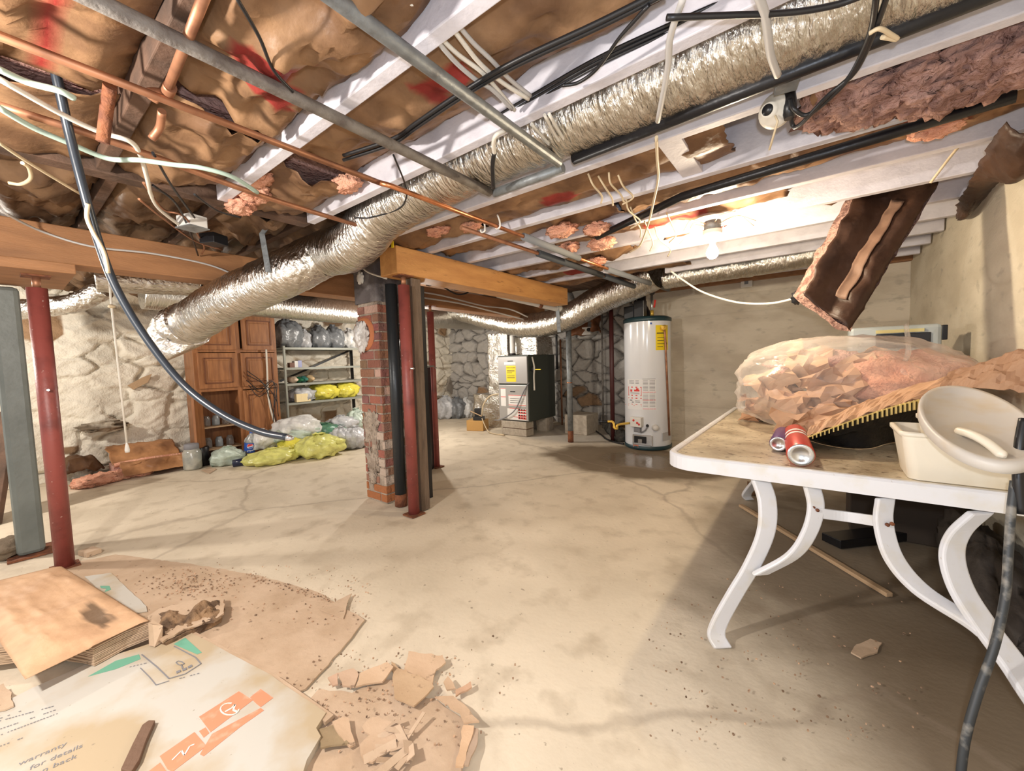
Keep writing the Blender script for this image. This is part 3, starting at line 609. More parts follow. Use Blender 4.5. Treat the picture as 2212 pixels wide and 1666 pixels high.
for i, l in enumerate([[(1478, -10), (1448, 80), (1442, 150), (1421, 262)], [(1418, 296), (1420, 345), (1422, 385), (1412, 435), (1400, 485), (1382, 530), (1360, 545)]]):
    cable('tan_cable', ['grey-white cable hanging across the foil duct near the top right centre', 'thin tan cable continuing below the black pipe toward the bulb'][i], zz(l, 1.95 if i == 0 else 1.94), .0085 if i == 0 else .006, GCABLE if i == 0 else TCABLE)
cable('grey_conduit', 'grey-white cable hanging from the top edge over the duct to the black pipe', zz([(1636, -15), (1652, 30), (1659, 75), (1665, 120), (1680, 163)], 1.93), .0095, GCABLE)
for i, (dx, lab) in enumerate([(0, 'left'), (16, 'right')]):
    cable('black_cable', '%s black cord of the pair drooping from the top right to the lamp holder' % lab, [Z(1895+dx*1.6, -20, 1.93), Z(1880+dx*.5, 70, 1.92), Z(1842+dx*.3, 155, 1.90), Z(1800-dx, 205+dx*.4, 1.88), Z(1745-dx, 248+dx*1.3, 1.88), Z(1716-dx*.3, 236+dx*2, 1.9), Z(1708, 215, 1.94)], .0065, BCABLE, group='black cords at the lamp holder')
cable('black_cable', 'black cable sweeping across the duct at the top right edge', zz([(1440, 38), (1560, 34), (1700, 28), (1800, 12), (1870, -12)], 1.93), .007, BCABLE)
cable('tie_cable', 'pale cord knot tying the black cords together at top right', zz([(1878, 72), (1900, 62), (1925, 75), (1938, 85), (1905, 80)], 1.91), .005, TCABLE)
cable('green_cable', 'pale green cable waving across the left ceiling to the joist end', zz([(-10, 228), (70, 275), (151, 310), (235, 343), (302, 346), (375, 356), (437, 363), (504, 383), (556, 416)], 1.90), .0085, GREENC)
cable('green_cable', 'short pale green cable above the other at the far left edge', zz([(-10, 146), (60, 178), (128, 196), (160, 212)], 1.94), .009, GREENC)
cable('tan_cable', 'cream cable winding down past the copper pipes at left', zz([(-10, 166), (130, 245), (215, 285), (280, 305), (303, 335), (318, 385), (326, 420), (345, 452), (395, 492)], 1.93), .008, WCABLE)
cable('tan_cable', 'thin cream wire slanting across the lower left ceiling', zz([(-10, 303), (60, 350), (175, 420)], 1.88), .005, TCABLE)
cable('tan_cable', 'cream loop of cable curling at the far left edge', zz([(18, 395), (45, 398), (66, 385), (62, 362), (48, 352)], 1.88), .006, TCABLE)
p = [Z(0, 455, 1.93), XP(90, 500, -3.33), XP(200, 533, -3.33), XP(330, 548, -3.33), XP(450, 572, -3.34), XP(520, 600, -3.34)]
cable('grey_cable', 'thin grey cable stapled along the left brown beam', p, .006, GCABLE)
for i, l in enumerate([[(330, 400), (380, 440), (410, 500), (428, 552)], [(310, 395), (352, 452), (400, 470), (440, 530), (436, 548)], [(420, 420), (470, 455), (520, 470)], [(300, 430), (350, 470), (420, 520), (480, 540)], [(330, 330), (370, 400), (420, 470)]]):
    cable('black_wire', 'dark wire tangled under the joists near the grey junction box, strand %s' % ORD[i], zz(l, 1.93), .005, BCABLE if i % 2 == 0 else OLDCOPPER, group='tangled wires at left')
# wires dangling near the bulb
rg = random.Random(5)
for i, (px, py) in enumerate([(1270, 375), (1292, 380), (1315, 372), (1335, 378), (1362, 448), (1392, 478), (1415, 490), (1352, 430), (1440, 460)]):
    l = [(px, py, 1.99), (px+10+rg.uniform(-6, 6), py+25, 1.95), (px+26+rg.uniform(-8, 8), py+48, 1.93), (px+20+rg.uniform(-14, 14), py+64, 1.91)]
    cable('loose_wire', 'tan wire end dangling from the far joists left of the bulb, %s of nine' % ORD[i], zz(l), .0045, TCABLE, group='dangling wire ends')
cable('white_cable', 'cream cord drooping from the joist by the bulb to the hanging batt', [YP(1448, 585, 3.6), YP(1475, 605, 3.55), YP(1520, 632, 3.5), YP(1590, 653, 3.4), YP(1660, 656, 3.25), YP(1718, 645, 3.1)], .0075, WCABLE)
t = thing('pull_cord', 'white pull cord hanging in front of the left stone wall', 'cord', DP(275, 975, 2.75))
ztop = DP(226, 500, 2.75); a, b = DP(240, 655, 2.75), DP(275, 968, 2.75)
part('cord', MB().tube([DP(196, 445, 2.75), DP(210, 480, 2.75), DP(232, 545, 2.75), a, DP(258, 815, 2.75), b], .006, 8), WCABLE, t)
part('knot', MB().blob(DP(241, 662, 2.75), (.03, .02, .014), .2, 3, 1, 12, 8), TCABLE, t)
part('plug_tip', MB().lathe(DP(275, 972, 2.75), [(.0, -.02), (.012, -.018), (.014, 0), (.009, .03), (.004, .05)], 12), WPLAS, t)
t = thing('black_hose', 'thick black hose swooping from the top left corner in front of the cabinet', 'hose', DP(625, 945, 1.45))
hp = [DP(70, -40, 1.12), DP(98, 60, 1.15), DP(128, 190, 1.2), DP(150, 290, 1.25), DP(186, 430, 1.3), DP(212, 520, 1.34), DP(250, 620, 1.38), DP(312, 725, 1.42), DP(395, 830, 1.45), DP(480, 895, 1.45), DP(560, 932, 1.45), DP(620, 945, 1.45)]
part('hose_body', MB().tube(sm(hp, 8), .0125, 14), mat('blue_black_hose', (.020, .026, .036), .3), t)
e = hp[-1]; d = (hp[-1]-hp[-2]).normalized(); part('metal_tip', MB().tube([e, e+d*.012, e+d*.024], [.013, .010, .004], 12), CHROME, t)
cable('tan_cable', 'short cream cable taped along the black hose at the beam', [DP(190, 440, 1.29), DP(188, 470, 1.30), DP(200, 500, 1.315), DP(224, 545, 1.33), DP(234, 590, 1.35)], .006, TCABLE)
cable('black_wire', 'black wire loop hanging under the foil duct near the cabinet top', [DP(527, 660, 3.0), DP(548, 668, 3.0), DP(575, 655, 3.0), DP(592, 622, 3.0)], .007, BCABLE)
for i, l in enumerate([[(905, 630), (960, 640), (1040, 660), (1100, 668), (1140, 685)], [(905, 642), (990, 655), (1060, 672), (1130, 690)], [(950, 615), (985, 635), (1010, 632), (1020, 615)]]):
    cable('black_wire', 'wire sagging beneath the orange beam between the red posts, %s of three' % ORD[i], [DP(a, b2, 4.2+(a-900)*.004) for a, b2 in l], .009, [GCABLE, GCABLE, BCABLE][i], group='wires under the orange beam')
t = thing('junction_box', 'pale metal junction box under the dark left joists', 'box', Z(415, 480, 1.94))
c = Z(415, 480, 1.95); part('box_body', MB().box(c-V((.055, .045, .03)), c+V((.055, .045, .03)), .3), WPLAS, t, bevel=.004); part('cover_plate', MB().box(c-V((.06, .05, .036)), c+V((.06, .05, -.031)), .3), GALV, t)
c = Z(462, 518, 1.93); solo('junction_box', MB().box(c-V((.05, .05, .03)), c+V((.05, .05, .03)), .5), BLACKPL, 'dark junction box to the right of the pale one', 'box', bevel=.004)
# lamp holder near the black pipe, with pull chain
c = Z(1668, 238, 1.95); t = thing('lamp_holder', 'round cream porcelain lamp holder on the white joist with pull chain', 'lamp', c)
ax = V((-.35, -.9, -.25)).normalized()
part('holder_body', MB().lathe(c-ax*.03, [(.0, .06), (.022, .06), (.024, .045), (.040, .035), (.052, .012), (.054, 0), (.0, 0)], 28, ax), WCABLE, t)
part('socket_hole', MB().lathe(c+ax*.031, [(.0, .001), (.017, .001), (.017, -.002)], 18, ax), BLACKPL, t)
part('pull_chain', MB().tube([c+V((.01, -.02, -.03)), Z(1680, 262, 1.9), Z(1662, 324, 1.84)], .0035, 6), TCABLE, t)
c = Z(1705, 232, 1.94); solo('plug_adapter', MB().tube([c+V((0, 0, .05)), c+V((0, 0, .02)), c, c-V((0, 0, .035))], [.016, .02, .022, .014], 14), BLACKPL, 'black plug adapter beside the porcelain lamp holder', 'plug')
c = Z(1700, 175, 1.975); solo('outlet_box', MB().box(c-V((.03, .03, .02)), c+V((.03, .03, .02)), .2), GALV, 'grey metal outlet box above the porcelain lamp holder', 'box', bevel=.003)
# bare bulb
c = Z(1539, 545, 1.80); t = thing('light_bulb', 'glowing bare bulb in a porcelain holder under the far joists', 'lamp', c)
BULB = mat('glowing_bulb', (1, .9, .7), .3, emit=((1.0, .82, .58), BULB_STRENGTH))
part('bulb', MB().lathe(c, [(.0, -.042), (.018, -.038), (.031, -.024), (.035, -.004), (.031, .016), (.020, .036), (.014, .05), (0, .05)], 24), BULB, t)
part('socket', MB().lathe(c, [(.0, .05), (.017, .05), (.018, .075), (.030, .085), (.050, .095), (.056, .12), (.056, .135), (0, .135)], 24), WPLAS, t)
part('outlet_box', MB().lathe(c, [(.0, .135), (.05, .135), (.05, .19), (0, .19)], 16), GALV, t)
j = MB(); 
for i in range(9): j.tube(sm([c+V((.03*cos(i*1.3), .03*sin(i*1.3), .17)), c+V((.14*cos(i*1.3), .14*sin(i*1.3), .19+.02*sin(i*3))), c+V((.24*cos(i*1.3+.2), .2*sin(i*1.3), .14+.03*sin(i*2)))], 4), .003, 5)
part('frayed_wires', j, TCABLE, t)
c = YP(1613, 612, YBK-.03); t = thing('switch_box', 'small white box fixed at the top of the rear concrete wall', 'box', c-V((0, 0, .05)))
part('box_body', MB().box(c-V((.06, .03, .05)), c+V((.06, .025, .05))), WPLAS, t, bevel=.006); part('switch', MB().box(c+V((-.02, -.036, -.015)), c+V((.02, -.03, .02))), GREYINK, t)

# ================================================================== POSTS AND CHIMNEY
def redpost(label, x, y, top, r=.042, group='red adjustable posts', pin=.07):
    t = thing('steel_post', label, 'post', (x, y, 0), group)
    part('tube', MB().tube([(x, y, .012), (x, y, top-pin)], r, 20), REDPOST, t)
    part('base_plate', MB().box((x-.06, y-.06, 0), (x+.06, y+.06, .012)), RUST, t)
    part('screw_jack', MB().tube([(x, y, top-pin), (x, y, top-.008)], r*.42, 14), OLDCOPPER, t)
    part('top_plate', MB().box((x-.055, y-.055, top-.008), (x+.055, y+.055, top)), RUST, t)
    h = MB()
    for zz_ in (.55*top, .72*top, .8*top): h.lathe((x-.6*r, y-.80*r, zz_), [(0, .002), (.008, .002), (.008, -.01)], 10, (-.6, -.8, 0))
    part('pin_hole', h, BLACKPL, t)
    part('locking_pin', MB().tube([(x-r-.03, y, .62*top), (x+r+.03, y, .62*top)], .007, 8), CHROME, t)
redpost('red steel post at far left in front of the stone wall', -3.54, .19, 1.715)
redpost('red steel post closest to the brick chimney under the orange beam end', -2.43, 1.89, 1.80)
redpost('thin red steel post behind the wooden post and black panel', -3.335, 2.93, 1.775, r=.036)
t = thing('steel_column', 'stout grey painted steel column at the left edge', 'column', (-4.02, .07, 0))
part('shaft', MB().box((-4.08, .02, .012), (-3.95, .14, 1.70)), GREYPOST, t, bevel=.025); part('base_plate', MB().box((-4.14, -.02, 0), (-3.91, .18, .012)), RUST, t)
# chimney: real bricks on a mortar core
ch = thing('brick_chimney', 'red brick chimney with a plaster-filled flue hole', 'chimney', (-2.95, 2.1, 0))
X0, X1, Y0, Y1 = -3.09, -2.80, 1.91, 2.30
MORT = mat('old_mortar', (.44, .36, .29), .95, var=((.30, .24, .19), 14, .4, .6), bump=(50, .8))
BRICK = add_attr(mat('red_brick', (1, 1, 1), .9, bump=(45, .7), spec=.2))
part('mortar_core', MB().box((X0+.008, Y0+.008, 0), (X1-.008, Y1-.008, 1.69)), MORT, ch)
rg = random.Random(8); b = MB()
H = .0745
for r in range(22):
    z0 = .01+r*H; z1 = z0+.062
    def bcol():
        k = rg.random()
        if r < 2: c = (.38, .15, .065)
        elif r < 8 and k < .35: c = (.50, .40, .33)
        elif k < .12: c = (.50, .33, .27)
        else: c = (.24+.10*rg.random(), .115+.05*rg.random(), .085+.035*rg.random())
        return c
    off = (r % 2)*.10
    x = X0-off
    while x < X1-.005:
        a, e = max(x, X0), min(x+.197, X1)
        if e-a > .03:
            d = rg.uniform(-.004, .004)-(.012 if (r < 9 and rg.random() < .3) else 0)
            b.box((a+rg.uniform(0, .006), Y0-d, z0+rg.uniform(-.003, .003)), (e-rg.uniform(0, .006), Y0+.03, z1+rg.uniform(-.003, .003)), 0, bcol())
        x += .207
    y = Y0-((r+1) % 2)*.10
    while y < Y1-.005:
        a, e = max(y, Y0+.002), min(y+.197, Y1)
        if e-a > .03:
            d = rg.uniform(-.004, .005); b.box((X1-.03, a, z0), (X1+d, e-.004, z1), 0, bcol()); b.box((X0-d, a, z0), (X0+.03, e-.004, z1), 0, bcol())
        y += .207
part('brickwork', b, BRICK, ch, attr=True, bevel=.004, weld=False)
for (x, z, rx, rz, sd) in ((-2.97, .68, .11, .11, 2), (-2.93, .52, .05, .16, 5), (-3.02, .60, .06, .14, 7), (-2.97, .33, .085, .12, 9), (-2.92, .40, .04, .10, 11), (-2.99, .20, .05, .06, 13)): part('mortar_patch', MB().blob((x, Y0+.004, z), (rx, .012, rz), .55, 4.5, sd, 36, 24), MORT, ch)
part('parged_top', MB().grid(lambda u, v: (lambda a, z: ((X0-.01 if a < .25 else X1+.01 if .5 <= a < .75 else (X0-.01+(a-.25)*4*(X1-X0+.02) if a < .5 else X1+.01-(a-.75)*4*(X1-X0+.02))), (Y1+.01-a*4*(Y1-Y0+.02) if a < .25 else Y0-.01 if a < .5 else Y0-.01+(a-.5)*4*(Y1-Y0+.02) if a < .75 else Y1+.01), z))(u*.999, 1.66+v*.56), 64, 20), mat('sooty_parging', (.10, .085, .085), .95, var=((.22, .20, .20), 7, .5, .7), bump=(30, .6)), ch)
c = YP(785, 722, Y0-.01)
rgm = MB().lathe(c+V((0, .01, 0)), [(.085, .0), (.10, .018), (.125, .022), (.14, .0)], 32, (0, -1, 0)); part('flue_ring', rgm, mat('terracotta', (.48, .17, .07), .8, bump=(30, .3)), ch)
part('plaster_fill', MB().blob(c+V((-.02, -.01, -.015)), (.10, .035, .12), .35, 3, 4), mat('white_plaster', (.72, .70, .68), .9, var=((.40, .36, .33), 9, .45, .65), bump=(25, .8)), ch)
part('plaster_fill', MB().blob(c+V((-.02, -.012, -.02)), (.055, .035, .085), .4, 3, 9), mat('white_wad', (.85, .85, .85), .9, bump=(25, .6)), ch)
c = YP(778, 600, Y0-.02); part('plaster_patch', MB().blob(c, (.045, .012, .05), .35, 3, 6), WPLAS, ch)
p = Z(867, 1092, 0); t = thing('drain_pipe', 'black vertical drain pipe between the chimney and red post', 'pipe', (p.x, p.y, 0))
part('pipe_run', MB().tube([(p.x, p.y, .10), (p.x, p.y, 1.78)], .046, 20), mat('black_steel_pipe', (.035, .04, .045), .35, .3, bump=(30, .1)), t); part('rusty_foot', MB().tube([(p.x, p.y, 0), (p.x, p.y, .10)], [.05, .047], 20), RUST, t)
p = Z(912, 1100, 0); solo('wood_post', MB().box((p.x-.04, p.y-.04, 0), (p.x+.045, p.y+.045, 1.795)), OLDWOOD, 'weathered brown wooden post right behind the red post', 'post', bevel=.004)
p = Z(888, 1090, 0); solo('black_gap_box', MB().box((p.x-.08, p.y+.12, 0), (p.x+.02, p.y+.22, 1.79)), BLACKPL, 'flat black box filling the black gap between red post and drain pipe', 'post', bevel=.004)  # black box fills the black gap between post and pipe
p = Z(930, 1014, 0); q = Z(905, 1030, 0)
t = thing('metal_panel', 'tall black sheet-metal panel standing behind the wooden post', 'panel', (p.x, p.y, 0))
part('sheet', MB().hexa([(q.x, q.y+.05, 0), (p.x, p.y+.03, 0), (p.x, p.y+.06, 0), (q.x, q.y+.08, 0), (q.x, q.y+.05, 1.11), (p.x, p.y+.03, 1.11), (p.x, p.y+.06, 1.11), (q.x, q.y+.08, 1.11)]), BLACKPL, t, bevel=.004)
part('top_rim', MB().bar((q.x, q.y+.065, 1.12), (p.x+.05, p.y+.045, 1.12), .05, .015), GREYPOST, t)
p = Z(1233, 955, 0); t = thing('steel_pole', 'slim grey pole with rusty foot right of the furnace', 'post', (p.x, p.y, 0))
part('tube', MB().tube([(p.x, p.y, .16), (p.x, p.y, 1.60)], .038, 18), GALV, t); part('rusty_foot', MB().tube([(p.x, p.y, 0), (p.x, p.y, .16)], .039, 18), RUST, t)
part('orange_band', MB().tube([(p.x, p.y, .82), (p.x, p.y, .835)], .0395, 18), COPPER, t)

for i, (px, py, y, lab) in enumerate([(1247, 430, 2.50, 'dark round electrical box on the white joist left of the dangling wires'), (1140, 468, 2.50, 'dark electrical box on the white joist just above the copper foam sleeve')]):
    c = YP(px, py, y); solo('electrical_box', MB().lathe(c, [(0, .035), (.05, .035), (.055, .028), (.055, -.02)], 8, (0, -1, 0)), mat('dark_grey_box', (.05, .055, .06), .6, bump=(30, .3)), lab, 'box')
c = Z(848, 523, 1.9); c = YP(848, 523, 1.79); solo('yellow_tag', MB().box(c-V((.012, .003, .04)), c+V((.012, .001, .035))), LABELY, 'small yellow tag on the end of the orange timber beam', 'tag')
cable('white_cable', 'white wire curving across the chimney top to the drain pipe', [YP(775, 570, 1.86), YP(795, 588, 1.86), YP(835, 602, 1.84)], .007, WCABLE)
cable('black_cable', 'black drop cord with a white top hanging beside the tee', [Z(1068, 330, 1.96), Z(1064, 360, 1.95), Z(1066, 405, 1.93)], .009, BCABLE)
cable('white_cable', 'white hooked cable above the black drop cord by the tee', [Z(1092, 282, 1.985), Z(1072, 292, 1.97), Z(1066, 310, 1.965), Z(1068, 332, 1.96)], .008, WCABLE)
t = thing('drain_pipe', 'white plastic drain pipe behind the far end of the orange beam', 'pipe', DP(1140, 650, 5.0))
part('pipe_run', MB().tube([DP(1075, 636, 5.0), DP(1090, 640, 4.98), DP(1212, 668, 5.15)], .042, 16), WPLAS, t); part('pipe_coupling', MB().tube([DP(1165, 657, 5.08), DP(1172, 659, 5.09)], .05, 16), CABDARK, t)
# ================================================================== LEFT WALL: INSULATION, CABINET, SHELF, BAGS
def crumple(mb, c, lx, ly, h, rz, seed, amp=.05, n=22, tilt=0, colr=None, fr=4.0):
    c = V(c); R = Matrix.Rotation(rz, 3, 'Z') @ Matrix.Rotation(tilt, 3, 'X')
    def fn(u, v):
        x = (u-.5)*lx; y = (v-.5)*ly; k = NZ.ridged_multi_fractal(V((x*fr+seed, y*fr, seed*3)), .9, 2.0, 4, 1, 2)
        e = 1-max(abs(u-.5), abs(v-.5))*2
        return c+R@V((x*(1+.08*fbm((y*6, seed, 0))), y*(1+.08*fbm((x*6, seed, 5))), h*min(1, e*3)+amp*(k-.9)))
    return mb.grid(fn, n, n, True, (lambda u, v: colr) if colr else None)
# brown batt leaning on the wall
t = thing('insulation_batt', 'folded brown kraft batt lying at the foot of the left stone wall', 'insulation', Z(300, 1015, 0))
a, b = XP(222, 1000, -6.2), XP(388, 985, -6.2)
def slab(pa, pb, z0, z1, x0, x1, seed, m=KRAFT, nm='kraft_facing', par=None, lab=None):
    mb = MB()
    def fn(u, v):
        y = pa.y+(pb.y-pa.y)*u; k = NZ.ridged_multi_fractal(V((y*5, v*2, seed)), .9, 2, 4, 1, 2)
        w2 = sin(pi*v); return (x0+(x1-x0)*v-.05*w2*(k-.6), y+.02*fbm((v*4, seed, u)), z0+(z1-z0)*v+.05*w2+.012*k)
    mb.grid(fn, 44, 20, True, lambda u, v: (1.8, 1.6, 1.4)); part(nm, mb, m, par, lab, attr=(m in (KRAFT, KRAFTL)), solid=.003, weld=False)
a = V((0, .72, 0)); b = V((0, 1.30, 0))
slab(a, b, .30, .14, -6.40, -6.02, 1, par=t); slab(a+V((0, .06, 0)), b+V((0, .05, 0)), .15, .03, -6.05, -5.82, 2, par=t, nm='kraft_facing')
f = MB(); f.tube(sm([(-6.03, .74, .15), (-6.02, 1.0, .165), (-6.0, 1.33, .155)], 8), .022, 10, wob=lambda L, q: 1+.3*NZ.noise(V((L*30, q, 1)))); part('fiber_edge', f, FIBERO, t, 'orange-pink fibre edge')
f = MB(); f.box((-6.36, .74, .02), (-6.04, 1.32, .13)); part('fiberglass_fill', f, FIBER, t)
m = MB(); 
for (px, py, rx, ry, rz) in [(205, 1040, .16, .14, .07), (250, 1030, .15, .11, .06), (300, 1022, .13, .08, .045), (180, 1045, .09, .12, .05)]:
    c = Z(px, py, .03); m.blob(c, (ry*1.2, rx, rz), .35, 3, px*.01, flat=-.03)
solo('fiberglass_clump', m, FIBERO, 'bright pink fluffy insulation clump on the floor before the batt', 'insulation')
m = MB(); c = Z(172, 1030, .05); crumple(m, c+V((-.05, 0, .05)), .3, .3, .12, .3, 4, .06, 18, 0, (.45, .4, .36)); solo('crumpled_paper', m, KRAFT, 'dark brown crumpled kraft scrap left of the pink clump', 'paper', attr=True, solid=.004, weld=False)
m = MB(); c = XP(300, 825, -6.49); m.poly([XP(275, 833, -6.49), XP(308, 815, -6.49), XP(327, 808, -6.49), XP(318, 826, -6.49), XP(287, 842, -6.49)], (.03, 0, 0)); solo('wood_chip', m, PALEWOOD, 'pale wood shim wedged in the left stone wall', 'wood')
# cabinet
cb = thing('wood_cabinet', 'old brown panelled wooden cabinet with one lower door open', 'cabinet', (-6.2, 1.92, 0))
CXF, CXB, YA, YM, YB = -6.0, -6.40, 1.50, 1.97, 2.44
m = MB(); m.box((CXB, YA, 0), (CXF-.02, YA+.02, 1.88)).box((CXB, YB-.02, 0), (CXF-.02, YB, 1.88)).box((CXB, YA, 1.86), (CXF-.02, YB, 1.88)).box((CXB, YA, 0), (CXB+.01, YB, 1.88)).box((CXB, YM-.01, 0), (CXF-.02, YM+.01, 1.88)).box((CXB, YA, .88), (CXF-.02, YB, .90)).box((CXB, YA, .02), (CXF-.02, YB, .04))
part('carcass', m, CABWOOD, cb, bevel=.002)
m = MB(); m.box((CXF-.02, YA-.01, 0), (CXF, YA+.05, 1.88)).box((CXF-.02, YB-.03, 0), (CXF, YB, 1.88)).box((CXF-.02, YM-.03, 0), (CXF, YM+.03, 1.88))
for z in (.02, .88, 1.37, 1.84): m.box((CXF-.021, YA, z), (CXF+.001, YB, z+.05))
part('face_frame', m, CABWOOD, cb, bevel=.003)
part('shelf_board', MB().box((CXB+.01, YA+.02, .42), (CXF-.03, YM-.01, .435)), PALEWOOD, cb)
part('shelf_board', MB().box((CXB+.01, YA+.02, .14), (CXF-.03, YM-.01, .155)), PALEWOOD, cb)
def door(y0, y1, z0, z1, x=CXF):
    d = part('door', MB().box((x+.001, y0, z0), (x+.022, y1, z1)), CABWOOD, cb, bevel=.003)
    m = MB(); i = .065
    ya, yb2, za, zb = y0+i, y1-i, z0+i, z1-i
    for (p, q) in (((ya, za), (yb2, za)), ((yb2, za), (yb2, zb)), ((yb2, zb), (ya, zb)), ((ya, zb), (ya, za))):
        m.bar((x+.024, p[0], p[1]), (x+.024, q[0], q[1]), .016, .014, (1, 0, 0))
    part('panel_moulding', m, CABDARK, d)
    part('raised_panel', MB().box((x+.018, ya+.03, za+.03), (x+.028, yb2-.03, zb-.03)), CABWOOD, d, bevel=.006)
door(YA+.03, YM-.02, 1.40, 1.85); door(YM+.05, YB-.01, 1.40, 1.85)
door(YA+.03, YM-.02, .92, 1.36); door(YM+.02, YB-.01, .92, 1.36); door(YM+.02, YB-.01, .06, .87)
m = MB(); m.hexa([(-6.0, 1.53, .03), (-5.82, 1.40, .03), (-5.80, 1.42, .03), (-5.98, 1.55, .03), (-6.0, 1.53, .86), (-5.82, 1.40, .86), (-5.80, 1.42, .86), (-5.98, 1.55, .86)])
part('open_door', m, CABWOOD, cb, bevel=.003)
for i, (y, z, c2) in enumerate([(1.62, .44, 0), (1.72, .44, 1), (1.83, .44, 0), (1.62, .16, 0), (1.74, .16, 1), (1.86, .16, 0)]):
    m = MB().lathe((-6.16, y, z), [(0, 0), (.04, 0), (.042, .01), (.042, .09), (.03, .11), (.03, .125), (0, .125)], 16)
    solo('glass_jar', m, CLEAR if c2 == 0 else mat('grey_glass', (.25, .28, .30), .1, spec=.7), 'glass jar on the open cabinet shelf, %s row, %s' % (['upper', 'lower'][i > 2], ['left', 'middle', 'right'][i % 3]), 'jar', 'jars in the cabinet')
cable('white_cable', 'cream cord hanging down over the right cabinet doors', [XP(575, 755, -5.94), XP(577, 800, -5.95), XP(580, 860, -5.94), XP(592, 910, -5.92), XP(601, 930, -5.9)], .012, WCABLE)
rg = random.Random(3)
for i in range(5):
    l = [XP(525+rg.uniform(0, 30), 800+rg.uniform(0, 40), -5.95), XP(550+rg.uniform(0, 25), 830+rg.uniform(-20, 30), -5.9), XP(575+rg.uniform(0, 25), 850+rg.uniform(-30, 60), -5.92), XP(590+rg.uniform(0, 15), 890+rg.uniform(-20, 30), -5.9)]
    cable('black_wire', 'thin black wire straggling over the right cabinet doors, %s' % ORD[i], l, .005, BCABLE, group='wires over the cabinet')
# shelf unit
sh = thing('shelf_unit', 'olive grey steel shelf unit with bags between cabinet and chimney', 'shelf', (-6.2, 3.15, 0))
SF, SB, S0, S1 = -6.0, -6.38, 2.52, 3.78; SZ = [1.44, 1.15, .92, .64]
for (x, y) in ((SF, S0), (SF, S1), (SB, S0), (SB, S1)):
    m = MB(); dx = -.004 if x == SF else .004; m.box((x-.003 if x == SF else x, y-.0, 0), (x if x == SF else x+.003, y+.035, 1.46)); m.box((min(x, x-dx*9), y-.003, 0), (max(x, x-dx*9), y, 1.46)); part('upright', m, SHELFM if x == SF else BLACKPL, sh)
for z in SZ:
    m = MB().box((SB+.005, S0, z-.004), (SF-.005, S1+.03, z)); m.box((SF-.006, S0, z-.032), (SF+.002, S1+.03, z)); m.box((SB, S0, z-.03), (SB+.004, S1+.03, z)); part('shelf', m, SHELFM, sh, bevel=.001)
part('brace', MB().bar((SB-.004, S0+.1, .95), (SB-.004, S1, 1.42), .03, .003, (1, 0, 0)), BLACKPL, sh)
GRP = 'plastic bags'
def bag(label, base, r, h, m, seed, group=GRP, knot=True, ry=None, amp=.14, logo=None, name='plastic_bag'):
    base = V(base); ry = ry or r
    t = thing(name, label, 'bag', base, group)
    def prof(tt, a): return 1+.09*sin(a*7+seed+2*sin(tt*3))*sin(tt)-.34*max(0, cos(tt))**1.5*(1 if knot else .3)*sin(tt)
    c = base+V((0, 0, h*.46))
    part('bag_body', MB().blob(c, (r*1.08, ry*1.08, h*.56), amp, 2.4, seed, 36, 24, -h*.46, .85, prof), m, t)
    if knot:
        rg = random.Random(seed); k = MB(); top = c+V((0, 0, h*.44))
        dx, dy = rg.uniform(-.12, .12), rg.uniform(-.3, .3); n_ = 18; prf = [(.30, -.07), (.13, -.02), (.085, .02), (.13, .06), (.22, .11), (.30, .15)]
        vs = [top+V((cos(6.283*j/n_)*r*q*(1+.3*sin(j*2.6+seed)), sin(6.283*j/n_)*r*q*(1+.3*sin(j*2.6+seed)), 0))+V((dx*max(0, z), dy*max(0, z), z+.02*(q > .2)*sin(j*1.9+seed)))*h for q, z in prf for j in range(n_)]
        k.add(vs, [(i*n_+j, i*n_+(j+1) % n_, (i+1)*n_+(j+1) % n_, (i+1)*n_+j) for i in range(len(prf)-1) for j in range(n_)], True)
        part('tied_knot', k, m, t)
    if logo: part('printed_logo', logo[0], logo[1], t)
    return t
def onshelf(px, z, x=-6.17): p = XP(px, 700, x); return V((x, p.y, z+.001))
bag('large grey-green bag at the left end of the top shelf', onshelf(618, 1.44), .18, .42, BAGG, 1)
bag('small whitish bag between the dark bags on the top shelf', onshelf(654, 1.44), .10, .27, BAGM, 2)
bag('shiny dark grey bag in the middle of the top shelf', onshelf(686, 1.44), .15, .34, BAGG, 3)
bag('dark grey tied bag with a long neck on the top shelf', onshelf(719, 1.44), .14, .36, BAGG, 4)
bag('white grocery bag with coloured print at the right of the top shelf', onshelf(752, 1.44), .14, .32, BAGW, 5)
def sbox(px, z, wd, h, m, label): p = onshelf(px, z, -6.08); solo('small_box', MB().box((p.x-.04, p.y-wd/2, z+.001), (p.x+.04, p.y+wd/2, z+h)), m, label, 'box', 'small boxes on the shelf', bevel=.003)
sbox(623, 1.15, .07, .07, CABDARK, 'small dark red box on the second shelf'); sbox(632, 1.15, .05, .095, LABELW, 'small cream box on the second shelf'); sbox(640, 1.15, .055, .10, mat('blue_white_box', (.35, .38, .62), .5), 'small blue striped box on the second shelf')
for i, (px, r, m, lab) in enumerate([(626, .05, mat('cream_ball', (.75, .60, .45), .4), 'cream bottle lying at the left of the third shelf'), (638, .045, GLASSG, 'green bottle lying on the third shelf'), (648, .05, mat('teal_glass', (.05, .20, .17), .12), 'dark teal jar on the third shelf'), (662, .055, mat('tan_jar', (.62, .45, .25), .35), 'round tan jar on the third shelf')]):
    p = onshelf(px, .92, -6.06); solo('bottle', MB().lathe((p.x-.12, p.y, .921+r), [(0, 0), (r, .01), (r, .12), (r*.5, .17), (r*.35, .20), (0, .20)], 18, (1, .1, 0)), m, lab, 'bottle', 'bottles on the third shelf')
